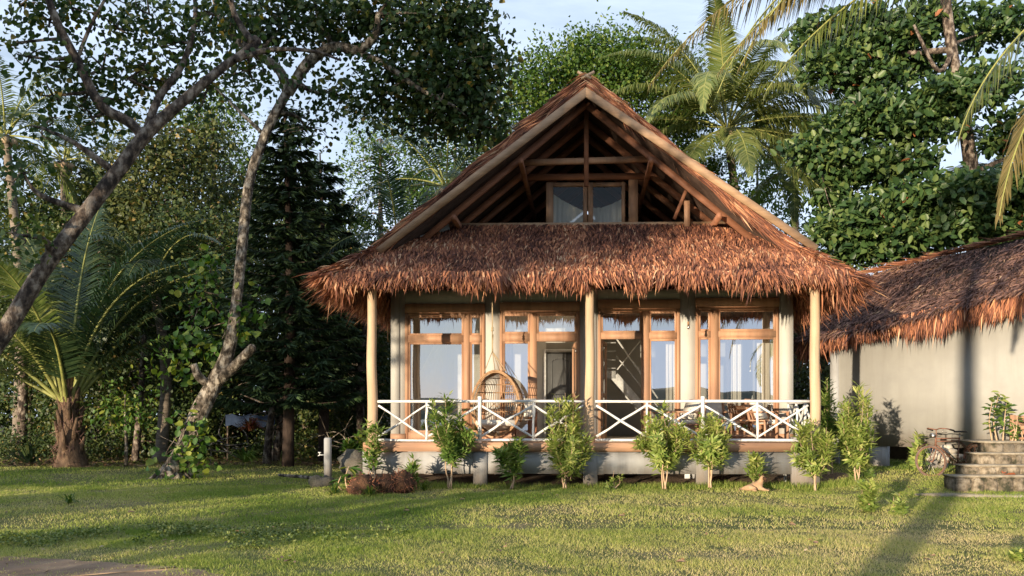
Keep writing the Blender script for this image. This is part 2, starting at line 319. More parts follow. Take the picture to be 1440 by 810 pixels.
# ------------------------------------------------------------------ ground
def grid(xs,ys,f):
    X,Y=np.meshgrid(xs,ys); V=np.stack([X,Y,f(X,Y)],-1).reshape(-1,3); nx=len(xs)
    i=np.arange(len(ys)-1)[:,None]*nx; j=np.arange(nx-1)[None]
    return V,np.stack([i+j,i+j+1,i+j+1+nx,i+j+nx],-1).reshape(-1,4)
def groundmat():
    m,nt,out=newmat('lawn_soil'); p=N(nt,'ShaderNodeBsdfPrincipled'); p.inputs['Roughness'].default_value=.95; p.inputs['Specular IOR Level'].default_value=.1; L(nt,p.outputs[0],out.inputs[0])
    tc=N(nt,'ShaderNodeTexCoord'); n1=N(nt,'ShaderNodeTexNoise',Scale=.6,Detail=10,Roughness=.7); n2=N(nt,'ShaderNodeTexNoise',Scale=9,Detail=6,Roughness=.7)
    L(nt,tc.outputs['Object'],n1.inputs[0]); L(nt,tc.outputs['Object'],n2.inputs[0])
    a=ramp(nt,[(.35,(.09,.13,.03)),(.52,(.17,.17,.06)),(.66,(.3,.235,.13))]); L(nt,n1.outputs[0],a.inputs[0])
    b=ramp(nt,[(.35,(.07,.09,.03)),(.7,(.28,.23,.12))]); L(nt,n2.outputs[0],b.inputs[0])
    x=N(nt,'ShaderNodeMix',data_type='RGBA'); x.inputs[0].default_value=.4; L(nt,a.outputs[0],x.inputs[6]); L(nt,b.outputs[0],x.inputs[7])
    # bare brown litter beyond the lawn (under the forest) and sand towards the beach
    sx=N(nt,'ShaderNodeSeparateXYZ'); L(nt,tc.outputs['Object'],sx.inputs[0])
    ad=N(nt,'ShaderNodeMath',operation='MULTIPLY_ADD'); ad.inputs[1].default_value=6; L(nt,n1.outputs[0],ad.inputs[0]); L(nt,sx.outputs[1],ad.inputs[2])
    mr=N(nt,'ShaderNodeMapRange'); mr.inputs[1].default_value=29; mr.inputs[2].default_value=31; L(nt,ad.outputs[0],mr.inputs[0])
    c=ramp(nt,[(.3,(.05,.035,.025)),(.7,(.16,.11,.08))]); L(nt,n2.outputs[0],c.inputs[0])
    y=N(nt,'ShaderNodeMix',data_type='RGBA'); L(nt,mr.outputs[0],y.inputs[0]); L(nt,x.outputs[2],y.inputs[6]); L(nt,c.outputs[0],y.inputs[7])
    mr2=N(nt,'ShaderNodeMapRange'); mr2.inputs[1].default_value=-8; mr2.inputs[2].default_value=-12; L(nt,sx.outputs[1],mr2.inputs[0])
    z=N(nt,'ShaderNodeMix',data_type='RGBA'); L(nt,mr2.outputs[0],z.inputs[0]); L(nt,y.outputs[2],z.inputs[6]); z.inputs[7].default_value=(.4,.34,.26,1)
    L(nt,z.outputs[2],p.inputs['Base Color'])
    bm=N(nt,'ShaderNodeBump',Strength=1,Distance=.04); n3=N(nt,'ShaderNodeTexNoise',Scale=25,Detail=6); L(nt,tc.outputs['Object'],n3.inputs[0]); L(nt,n3.outputs[0],bm.inputs['Height']); L(nt,bm.outputs[0],p.inputs['Normal'])
    return m
M['lawn']=groundmat()
xs=np.concatenate([[-6000,-800,-200,-80],np.arange(-40,40.1,.5),[80,200,800,6000]])
ys=np.concatenate([[-6000,-800,-200,-80],np.arange(-40,60.1,.5),[80,200,800,6000]])
g=MB(); g.add(*grid(xs,ys,terr)); o=g.build('ground',M['lawn'],smooth=True); tag(o,kind='structure')
# sea and far hills in front of the house, behind the viewer
mw=surf('sea_water',(.03,.06,.09),(.05,.09,.12),.05,.15,.3,(1,1,1),bscale=.8,dist=.2)
o=MB().add([[-6000,-6000,-1.4],[6000,-6000,-1.4],[6000,-17,-1.4],[-6000,-17,-1.4]],[[0,1,2,3]]).build('sea',mw); tag(o,kind='structure')
hx=np.linspace(-3500,3500,120); hz=70+45*np.sin(hx*.0016+1)+18*np.sin(hx*.006)+7*np.sin(hx*.023)+rng.normal(size=120)*2
V=np.concatenate([np.stack([hx,np.full(120,-3000.),np.full(120,-3.)],-1),np.stack([hx,np.full(120,-3250.),hz*.8],-1),np.stack([hx,np.full(120,-3600.),hz],-1),np.stack([hx,np.full(120,-4300.),np.full(120,-3.)],-1)])
i=np.arange(3)[:,None]*120; j=np.arange(119)[None]
o=MB().add(V,np.stack([i+j,i+j+1,i+j+121,i+j+120],-1).reshape(-1,4)).build('hills',surf('hill_forest',(.06,.08,.06),(.09,.11,.09),.01,.9,0),smooth=True); tag(o,kind='structure')
# sandy path, lower left
pt=[(-12,9.25),(-6.8,9.1),(-5.6,8.95),(-4.6,8.65),(-3.9,8.35),(-3.3,8.0),(-3.0,7.5),(-3.4,7.0)]
top=np.array(smooth(np.c_[np.array(pt),np.zeros(len(pt))],np.ones(len(pt)),8)[0])[:,:2]
top+=rng.normal(size=top.shape)*.035
cen=np.array([-7.5,6.6]); rows=[cen*(1-t)+top*t for t in np.linspace(0,1,14)]
V=np.concatenate([np.c_[r_,terr(r_[:,0],r_[:,1])+.012] for r_ in rows]); n=len(top)
i=np.arange(13)[:,None]*n; j=np.arange(n-1)[None]
o=MB().add(V,np.stack([i+j,i+j+1,i+j+n+1,i+j+n],-1).reshape(-1,4)).build('sand_path',M['sand'],smooth=True); tag(o,kind='structure')
def inpath(x,y):
    e=np.interp(x,top[:,0][np.argsort(top[:,0])],top[:,1][np.argsort(top[:,0])]); return (x<-3.2)&(y<e-.05+rng.normal(size=x.shape)*.22)&(fbm(x,y,2.5,9)+rng.random(x.shape)*.5<1.02)
# bare earth under the house
gx=np.arange(-4.6,6.2,.25); gy=np.arange(16.9,28,.25)
o=MB().add(*grid(gx,gy,lambda X,Y:np.maximum(terr(X,Y)+.012,.02+.10*sm(17.0,18.2,Y))+.03*np.sin(X*5)*np.sin(Y*4)*sm(17,18,Y))).build('bare_earth',M['dirt'],smooth=True); tag(o,kind='structure')

# grass blades
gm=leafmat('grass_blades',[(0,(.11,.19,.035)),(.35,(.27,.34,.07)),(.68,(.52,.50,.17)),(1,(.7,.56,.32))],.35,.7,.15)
def grass(n,y0,y1,hmin,hmax,wid,dark=0):
    y=y0+(y1-y0)*rng.random(n)**.75 if y1<20 else rng.uniform(y0,y1,n)
    x=rng.uniform(-1,1,n); lo=(-40-CX)/F*y-.8; hi=(1480-CX)/F*y+.8; x=lo+(hi-lo)*(x*.5+.5)
    k=~inpath(x,y)&~((y>17.1)&(x>-4.0)&(x<5.6))
    pat=np.sin(x*1.1+y*.7)*np.sin(y*1.9-x*.6)+.6*np.sin(x*3.7+1)*np.sin(y*4.3)+.5*np.sin(x*9+y*2)*np.sin(y*8)
    k&=~((pat<-1.05)&(rng.random(n)<.7))
    x=x[k];y=y[k];pat=pat[k];n=len(x)
    q1=fbm(x,y,.55,1); q2=fbm(x,y,2.2,4); bare=(q1*.6+q2*.5+rng.normal(size=n)*.06<.47)&(rng.random(n)<.55); x=x[~bare];y=y[~bare];pat=pat[~bare];q1=q1[~bare];q2=q2[~bare];n=len(x)
    h=rng.uniform(hmin,hmax,n)*(.35+1.2*q2)*(.7+.5*q1)*.85; z=terr(x,y)
    B=np.stack([x,y,z-.005],-1); a=rng.uniform(0,2*math.pi,n); S=np.stack([np.cos(a),np.sin(a),0*a],-1)
    ln=rng.normal(size=(n,2))*h[:,None]*.55
    T=B+np.c_[ln,h]; w_=wid*(.6+.8*rng.random(n))
    V=np.stack([B-S*w_[:,None]/2,B+S*w_[:,None]/2,T],1).reshape(-1,3)
    rn=np.clip(1.08-.95*q1-.30*q2+.24*sm(-3,4,x)*sm(17.5,11,y)+rng.normal(size=n)*.14-dark,0,1)  # more straw towards the right foreground, where sunlight is put into blade colour
    return V,np.arange(n)[:,None]*3+np.arange(3),rn
g=MB()
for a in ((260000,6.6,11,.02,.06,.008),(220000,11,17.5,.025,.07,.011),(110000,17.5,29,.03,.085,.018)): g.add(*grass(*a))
n=12000; x=rng.uniform(-4.4,6.0,n); y=rng.uniform(16.55,17.25,n); h=rng.uniform(.04,.15,n)*(.4+fbm(x,y,1.6,3)); a=rng.uniform(0,6.28,n); S=np.stack([np.cos(a),np.sin(a),0*a],-1)*.006; B=np.stack([x,y,terr(x,y)],-1); T=B+np.c_[rng.normal(size=(n,2))*h[:,None]*.4,h]
g.add(np.stack([B-S,B+S,T],1).reshape(-1,3),np.arange(n)[:,None]*3+np.arange(3),np.clip(rng.random(n)*.6,0,1))
o=g.build('grass',gm); tag(o,'short green and straw coloured grass covering the lawn','grass',kind='stuff')
n=700; yy=rng.uniform(7,20,n); xx=(rng.uniform(-40,1480,n)-CX)/F*yy; k=~((yy>16.9)&(xx>-4)); xx=xx[k];yy=yy[k];n=len(xx)
o=MB().leaves(np.stack([xx,yy,terr(xx,yy)+.02+rng.random(n)*.015],-1),rdir(n,0,.25),rdir(n,2),rng.uniform(.025,.07,n),rng.uniform(.015,.04,n),rng.random(n)).build('leaf_crumbs',leafmat('crumbs',[(0,(.12,.07,.04)),(.6,(.28,.17,.1)),(1,(.45,.34,.22))],0)); tag(o,'crumbs of dry leaf scattered through the lawn','leaf litter',kind='stuff')
# a weedy patch of taller clover, lower left
n=9000; ang=rng.random(n)*6.28; rr=rng.random(n)**.55
wx=-4.4+rr*np.cos(ang)*2.3+.4*np.sin(ang*3); wy=10.3+rr*np.sin(ang)*.9
kk=(fbm(wx,wy,1.6,12)+rng.normal(size=n)*.05)>.52; wx=wx[kk]; wy=wy[kk]; n=len(wx)
Pw=np.stack([wx,wy,terr(wx,wy)+.02+rng.random(n)*.07],-1)
o=MB().leaves(Pw,rdir(n,.1),rdir(n,1.2),.035,.028,rng.random(n)).build('ground_cover',leafmat('clover',[(0,(.07,.11,.025)),(.6,(.15,.2,.045)),(1,(.3,.32,.1))],.2)); tag(o,'low leafy weeds growing in the lawn near the sandy path','weeds',kind='stuff')
# ------------------------------------------------------------------ the bungalow
TH=R(1.5); HO=np.array([0.556,17.1,0.0])
house=thing('bungalow','tall thatched beach bungalow on concrete stilts with steep open gable and white porch railing','house',HO,-TH)
ex=np.array([math.cos(TH),-math.sin(TH),0]); ey=np.array([math.sin(TH),math.cos(TH),0])
def H(px,py,ly=0.0):
    """house-local (x,z) of photo pixel on the plane local y = ly"""
    d=np.array([(px-CX)/F,1,(HY-py)/F]); C=np.array([0,0,EYE]); t=(ly-(C-HO)@ey)/(d@ey); p=C+t*d-HO
    return p@ex,p[2]
def hx_(px,ly=0): return H(px,500,ly)[0]
def hz_(py,ly=0,px=829): return H(px,py,ly)[1]
def Hw(x,y,z): return HO+ex*x+ey*y+np.array([0,0,z])
FL=.9; WL=2.26
part=lambda mb,name,mat,par=house,**k: mb.build(name,mat,par,**k)
# --- foundation
g=MB(); g.bx(hx_(525),hx_(1117),-.02,.13,.27,.70); part(g,'foundation_beam',M['concrete'])
for a,b,zb in((511,528,-.1),(666,685,-.1),(820,840,-.1),(979,1000,-.1),(1113,1152,-.1)):
    g=MB(); g.bx(hx_(a),hx_(b),-.06,.17,zb,.715); part(g,'pillar',M['concrete'])
for lx in(-3.6,-2.0,.2,2.4,3.7):
    for ly in(2.3,4.6,7.0):
        g=MB(); g.bx(lx-.14,lx+.14,ly-.14,ly+.14,-.1,.6); part(g,'pillar',M['concrete'])
for ly in(2.2,5.2,8.4):
    g=MB(); g.bx(-4.3,4.3,ly,ly+.2,.45,.72); part(g,'floor_joist',M['concrete'])
g=MB(); g.bx(hx_(512),hx_(1147),-.09,.06,.717,FL-.004); part(g,'fascia_board',M['wood_h'])
g=MB()
for i in range(16): y=.063+i*.138; g.bx(-4.45,4.55,y,y+.133,FL-.05,FL)
part(g,'porch_floor',M['wood_h'])
g=MB(); g.bx(-4.4,4.5,2.28,9.2,FL-.12,FL-.002); part(g,'room_floor',surf('floor_tiles',(.3,.26,.2),(.4,.35,.28),2,.4,0))
# --- posts (round peeled trunks)
for px,r,bend in((523,.1,.016),(829.5,.098,-.01),(1146,.104,.012)):
    x=hx_(px); pts=[(x,0,FL if px<1100 and px>600 else FL-.0),(x+bend,0,1.7),(x-bend*.6,0,2.5),(x+bend*.3,0,3.3),(x,0,4.1)]
    g=MB(); g.tube(pts,[r*.98,r*1.02,r*.97,r*.93,r*.9],14,sub=4); part(g,'post',M['wood_pale'],smooth=True)
# --- wall with four glazed openings
bays=[(570,682),(703,815),(841,956),(978,1095)]
g=MB(); edges=[550]+[v for b in bays for v in b]+[1115]
for i in range(0,len(edges),2): g.bx(hx_(edges[i],WL),hx_(edges[i+1],WL),WL,WL+.2,FL,4.3)
ztop=[hz_(427,WL),hz_(424,WL),hz_(422,WL),hz_(420,WL)]
for (a,b),zt in zip(bays,ztop): g.bx(hx_(a,WL)-.001,hx_(b,WL)+.001,WL+.012,WL+.19,zt,4.3)
part(g,'wall',M['plaster'])
for a,b in((550,562),(820,838),(1098,1115)): g=MB(); g.bx(hx_(a,WL),hx_(b,WL),WL-.035,WL+.002,FL,4.28); part(g,'pilaster',M['plaster'])
for i in range(0,len(edges),2): g=MB(); g.bx(hx_(edges[i],WL)-.003,hx_(edges[i+1],WL)+.003,WL-.05,WL-.037,FL,FL+.13); part(g,'skirting_board',M['wood_h'])
wx0,wx1=hx_(551,WL),hx_(1114,WL)
g=MB(); g.bx(wx0,wx0+.15,WL+.2,9.2,.7,4.25); g.bx(wx1-.15,wx1,WL+.2,9.2,.7,4.25); g.bx(wx0,wx1,9.2,9.35,.7,4.25)
part(g,'side_wall',M['plaster'])
g=MB(); g.bx(wx0+.15,wx1-.15,WL+.2,9.2,4.2,4.28); part(g,'ceiling',M['white_wall'])
# inner walls
xd0,xd1=hx_(768,3.9),hx_(808,3.9); xl,xr=hx_(690,3.9),hx_(832,3.9); zd=hz_(495,3.9)
g=MB(); g.bx(xl-.9,xd0,3.9,4.0,FL,4.18); g.bx(xd1,xr,3.9,4.0,FL,4.18); g.bx(xd0-.001,xd1+.001,3.903,3.997,zd,4.18); g.bx(xr-.1,xr,4.0,9.1,FL,4.18)
g.bx(wx0+.15,wx1-.15,6.6,6.7,FL,4.18); part(g,'inner_wall',M['white_wall'])
dr=MB(); dr.bx(xd0+.03,xd1-.03,3.93,3.97,FL+.01,zd-.02); od=part(dr,'inner_door',M['grey_door'])
g=MB(); x0,x1=xd0+.12,xd1-.12
for z0,z1 in((FL+.15,FL+.8),(FL+.95,zd-.2)):
    g.bx(x0,x0+.03,3.915,3.93,z0,z1); g.bx(x1-.03,x1,3.915,3.93,z0,z1); g.bx(x0+.03,x1-.03,3.915,3.93,z0,z0+.03)
    pts=[(x0+.015+(x1-x0-.03)*t,3.92,z1-.015+(.07*math.sin(math.pi*t) if z1>2 else 0)) for t in np.linspace(0,1,9)]
    for a,b in zip(pts[:-1],pts[1:]): g.beam(a,b,.014,.03)
g.build('door_panel',M['grey_door'],od)
g=MB(); g.bx(xd0-.07,xd0+.0,3.87,3.899,FL,zd+.07); g.bx(xd1,xd1+.07,3.87,3.899,FL,zd+.07); g.bx(xd0,xd1,3.87,3.899,zd,zd+.07); part(g,'door_trim',M['white_paint'])
# staircase seen through the open doorway
sy=4.9; g=MB(); q=lambda x,y:(lambda v:(v[0],sy,v[1]))(H(x,y,sy))
for yy in(0,.75):
    o3=np.array([0,yy,0]); g.beam(np.array(q(838,527))+o3,np.array(q(866,527))+o3,.05,.2); g.beam(np.array(q(864,529))+o3,np.array(q(925,598))+o3,.05,.22)
st=part(g,'staircase',M['white_paint'])
g=MB()
for i in range(8):
    a=np.array(q(866+i*7.3,529+i*8.4)); g.box(a+np.array([0,.375,0]),(.24,.72,.04))
g.build('stair_tread',M['white_paint'],st)
g=MB(); g.beam(q(866,445),q(866,530),.05,.05); 
for yy in(470,482,494,506,518): g.beam(q(838,yy),q(866,yy),.03,.03)
g.beam(q(866,475),q(925,560),.04,.04); g.beam(q(866,500),q(925,572),.03,.03); g.beam(q(868,520),q(900,480),.03,.03); g.beam(q(880,495),q(918,545),.03,.03)
g.build('banister',M['white_paint'],st)
# --- window and door joinery
def bay(a,b,ytop,ytr0,ytr1,mull,ybot,panes,door=None):
    """a,b outer px; header board above, transom rows ytr0..ytr1, mullion px pair"""
    y=WL-.03; t=.10
    g=MB(); xa,xb=hx_(a,WL),hx_(b,WL)
    z1=hz_(ytop,WL); zh=z1-.2; zb=FL+.0
    g.bx(xa-.0,xb+.0,WL-.055,WL+.10,zh+.003,z1)                       # header board
    g.bx(xa,xa+.07,WL-.03,WL+.09,zb,zh); g.bx(xb-.07,xb,WL-.03,WL+.09,zb,zh)   # jambs
    g.bx(xa+.07,xb-.07,WL-.027,WL+.09,zh-.06,zh)
    m0,m1=hx_(mull[0],WL),hx_(mull[1],WL); g.bx(m0,m1,WL-.035,WL+.09,zb,zh-.06)
    zt0,zt1=hz_(ytr1,WL),hz_(ytr0,WL)
    g.bx(xa+.07,m0,WL-.04,WL+.088,zt0,zt1); g.bx(m1,xb-.07,WL-.04,WL+.088,zt0,zt1)
    for x0,x1,s in((xa+.07,m0,'l'),(m1,xb-.07,'r')):
        if door!=s: g.bx(x0,x1,WL-.025,WL+.088,zb,zb+.16)
    fr=part(g,'window',M['wood'])
    for (x0,x1,s) in((xa+.07,m0,'l'),(m1,xb-.07,'r')):
        cells=[(zt1,zh-.06)]+([] if door==s else [(zb+.16,zt0)])
        for z0,z2 in cells:
            f=MB(); w_=.045
            f.bx(x0,x0+w_,WL-.012,WL+.05,z0,z2); f.bx(x1-w_,x1,WL-.012,WL+.05,z0,z2); f.bx(x0+w_,x1-w_,WL-.012,WL+.05,z0,z0+w_); f.bx(x0+w_,x1-w_,WL-.012,WL+.05,z2-w_,z2)
            f.build('sash',M['wood'],fr)
            p=MB(); p.bx(x0+w_-.003,x1-w_+.003,WL+.018,WL+.022,z0+w_-.003,z2-w_+.003); 
            # single sheet, so one clean reflection
            p=MB(); p.add([[x0+w_-.003,WL+.02,z0+w_-.003],[x1-w_+.003,WL+.02,z0+w_-.003],[x1-w_+.003,WL+.02,z2-w_+.003],[x0+w_-.003,WL+.02,z2-w_+.003]],[[0,1,2,3]]); p.build('pane',M['glass'],fr)
    return xa,xb,m0,m1,zt0
B1=bay(570,682,427,471,481,(652,661),600,None)
B2=bay(703,815,425,469,480,(745,755),600,None,door='r')
B3=bay(841,956,422,468,477,(902,913),600,None,door='l')
B4=bay(978,1095,420,466,475,(999,1010),600,None)
def leaf_door(hx,ang,wd,zt):
    """glazed timber door leaf hung at hx, swung open into the room"""
    g=MB(); z0=FL+.012; zz=zt-.01
    c,s=math.cos(ang),math.sin(ang)
    def bar(u0,u1,z_0,z_1,dep=.04):
        a=(hx+c*u0,WL+.11+s*u0); b=(hx+c*u1,WL+.11+s*u1); g.beam((a[0],a[1],(z_0+z_1)/2),(b[0],b[1],(z_0+z_1)/2),dep,z_1-z_0)
    bar(0,.1,z0,zz); bar(wd-.1,wd,z0,zz); bar(.1,wd-.1,z0,z0+.2,.038); bar(.1,wd-.1,zz-.1,zz,.038); bar(.1,wd-.1,z0+.95,z0+1.05,.038)
    d_=part(g,'door',M['wood'])
    h=MB()
    for zz_ in(z0+.25,z0+1.05,zz-.2): h.box((hx,WL+.085,zz_),(.03,.03,.1))
    h.build('hinge',M['chrome'],d_)
    k=MB(); a=wd-.05; k.tube([(hx+c*a,WL+.11+s*a,z0+1),(hx+c*a-s*.08,WL+.11+s*a+c*.08,z0+1),(hx+c*(a-.1)-s*.08,WL+.11+s*(a-.1)+c*.08,z0+1)],.01,6); k.build('handle',M['chrome'],d_)
    p=MB(); V=[]
    for u,z in((.1,z0+.2),(wd-.1,z0+.2),(wd-.1,zz-.1),(.1,zz-.1)): V.append((hx+c*u,WL+.11+s*u,z))
    p.add(V,[[0,1,2,3]]); p.build('pane',M['glass'],d_)
leaf_door(B2[1]-.085,R(96),.75,B2[4]); leaf_door(B3[0]+.085,R(82),.85,B3[4])

# --- railing
def rail_bar(g,a,b,r=.024,n=8):
    a=np.array(a);b=np.array(b); k=5; t=np.linspace(0,1,k)[:,None]; p=a*(1-t)+b*t; p[1:-1]+=rng.normal(size=(k-2,3))*.007
    g.tube(p,r*(1+rng.normal(size=k)*.1),n,sub=2)
def knob(g,a,b):
    t=rng.uniform(.3,.7); p=np.array(a)*(1-t)+np.array(b)*t; g.tube([p,p+np.array([.01,-.035,.02])],[.012,.008],6)
zt,zb=hz_(564.5),hz_(619)
def railing(pxs,tall,y=0.0):
    g=MB(); x0,x1=hx_(pxs[0]),hx_(pxs[-1]); rail_bar(g,(x0,y-.0,zt),(x1,y,zt),.028)
    r=part(g,'railing',M['white_paint'],smooth=True)
    g=MB(); rail_bar(g,(x0,y,zb),(x1,y,zb),.028); g.build('bottom_rail',M['white_paint'],r,smooth=True)
    for i,p in enumerate(pxs[1:-1]):
        g=MB(); x=hx_(p)
        if i+1==tall: g.tube([(x,y-.03,FL-.1),(x,y-.03,zt+.02),(x,y-.03,zt+.09),(x,y-.03,zt+.10)],[.042,.038,.045,.04],10)
        else: rail_bar(g,(x,y,zb),(x,y,zt),.026)
        g.build('baluster',M['white_paint'],r,smooth=True)
    for a,b in zip(pxs[:-1],pxs[1:]):
        xa,xb=hx_(a)+.02,hx_(b)-.02
        g=MB(); A=(xa,y+.012,zb+.07);B_=(xb,y+.012,zt-.08); rail_bar(g,A,B_,.024); knob(g,A,B_); g.build('brace',M['white_paint'],r,smooth=True)
        g=MB(); A=(xa,y-.014,zt-.08);B_=(xb,y-.014,zb+.07); rail_bar(g,A,B_,.024); knob(g,A,B_); g.build('brace',M['white_paint'],r,smooth=True)
railing([531,600,675,750,822],2); railing([837,910,988,1065,1138],2)
# side railing, right, running back to the wall
g=MB(); X=hx_(1146); rail_bar(g,(X,.1,zt),(X,WL,zt),.028); r=part(g,'side_railing',M['white_paint'],smooth=True)
g=MB(); rail_bar(g,(X,.1,zb),(X,WL,zb),.028); g.build('bottom_rail',M['white_paint'],r,smooth=True)
for y in(.75,1.5,2.2): g=MB(); rail_bar(g,(X,y,zb),(X,y,zt),.026); g.build('baluster',M['white_paint'],r,smooth=True)
for a,b in((.1,.75),(.75,1.5),(1.5,2.2)):
    for s in(0,1):
        g=MB(); rail_bar(g,(X+.014*(2*s-1),a,zb+.07 if s else zt-.07),(X+.014*(2*s-1),b,zt-.07 if s else zb+.07),.023); g.build('brace',M['white_paint'],r,smooth=True)

# --- roof geometry
GY=.5
xr_,zr_=H(823,111,GY)
xr_=hx_(824,GY)
EX,EZ,EF=5.16,4.13,-.5; k_=(zr_-EZ)/EX
def rz(x): return zr_-k_*abs(x-xr_)
xe=[xr_-5.10,xr_+5.22]
BK=10.6
def slab(poly,off,mat,name,par=house): g=MB(); g.prism(poly,off); return part(g,name,mat,par)
RT=.20; hz0=4.85
roofs=[]
for s,xe_ in((-1,xe[0]),(1,xe[1])):
    xh=xr_+s*(zr_-hz0)/k_; z_e=rz(xe_)
    poly=[(xr_,GY-.1,zr_),(xh,GY-.1,hz0),(xe_,EF,z_e),(xe_,BK,z_e),(xr_,BK,zr_)]
    if s<0: poly=poly[::-1]
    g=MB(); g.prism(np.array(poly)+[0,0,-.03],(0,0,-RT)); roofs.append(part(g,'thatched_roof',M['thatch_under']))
zk=hz_(315,1.5); KY=1.5
xk=(zr_-zk)/k_
poly=[(xe[0]+.05,EF,EZ-.02),(xe[1]-.05,EF,EZ-.02),(xr_+xk,KY,zk-.05),(xr_-xk,KY,zk-.05)]
g=MB(); g.prism(poly,(0,.1,-.13)); skirt=part(g,'skirt_roof',M['thatch_base'])
g=MB(); g.bx(xr_-xk+.1,xr_+xk-.1,KY-.03,KY+.03,zk-.1,zk+.03); g.build('edge_board',M['barge'],skirt)
# strands
def strands(g,O,Dn,Nn,Lm,wm,spread=.28,lift=.05,droop=.0,drop=(0,0,-1)):
    n=len(O); nx_=(fbm(O[:,0],O[:,2]+O[:,1],2.6,2)-.5); D=unit(Dn+rng.normal(size=(n,3))*spread*np.array([1,.45,.45])+np.stack([nx_*1.1,0*nx_,0*nx_],-1))
    Ln=Lm*(rng.uniform(.6,1.3,n)*np.where(rng.random(n)<.1,1.5,1))[:,None]; w=wm*rng.uniform(.5,1.4,n)
    roll=rng.uniform(-.9,.9,n)[:,None]; S=unit(np.cross(D,Nn)); S=unit(S*np.cos(roll)+Nn*np.sin(roll))
    up=Nn*(lift*rng.uniform(.2,1.6,n)[:,None])
    P1=O+D*Ln*.5+up*.8; P2=O+D*Ln+up*rng.uniform(.2,1.3,n)[:,None]+np.array(drop)*Ln*droop
    c=np.clip(rng.random(n)**1.3*.8+.08*rng.normal(size=n)+.08+.8*(fbm(O[:,0],O[:,2]+O[:,1],1.3,5)-.5),0,1); c[rng.random(n)<.03]=.97
    g.ribbons(O,P1,P2,S,w,c)
def clump(x,y,sc=3.0):
    return .5+.5*np.sin(x*sc*2.1+1.7*np.sin(y*sc*1.3+x))*np.cos(y*sc*1.9+x*sc*.7)
# skirt front face
g=MB(); n=22000; t=.97*rng.random(n)**.9; u=rng.uniform(-1,1,n)
zz=zk+(EZ-zk)*t; yy=KY+(EF-KY)*t; xx=xr_+u*((zr_-zz)/k_+.02)
dn=np.array([0,EF-KY,EZ-zk]); dn/=np.linalg.norm(dn); nn=np.array([0,-dn[2]*-1,0]); nn=np.cross([1,0,0],dn); nn=nn if nn[2]>0 else -nn
strands(g,np.stack([xx,yy,zz],-1)+nn*.01,np.tile(dn+np.array([0,.0,-.35]),(n,1)),np.tile(nn,(n,1)),.36,.027,.20,.065)
part(g,'thatch',M['thatch'],skirt)
# front fringe along the eave
def fringe(g,A,B,outn,n,L0=.42,jag=.9,back=.35):
    A=np.array(A,float);B=np.array(B,float); t=rng.random(n)[:,None]; O=A*(1-t)+B*t
    al=unit(B-A); O=O-np.array(outn)*rng.uniform(0,back,n)[:,None]+np.array([0,0,1.])*rng.uniform(-.06,.14,n)[:,None]
    mod=(.55+.8*clump(t[:,0]*np.linalg.norm(B-A),0*t[:,0],1.6)*jag)*(.8+.4*clump(t[:,0]*np.linalg.norm(B-A)+3,0*t[:,0],5.))
    Nn=np.tile(unit(np.array(outn)+np.array([0,0,.3])),(n,1)); D=np.array([0,0,-1])+np.array(outn)*rng.uniform(.0,.45,n)[:,None]
    strands(g,O,D,Nn,(L0*mod)[:,None],.031,.2,.03,.12)
g=MB()
fringe(g,(xe[0],EF-.02,EZ-.0),(xe[1],EF-.02,EZ+.0),(0,-1,0),7000,.20)
part(g,'fringe',M['thatch'],skirt)
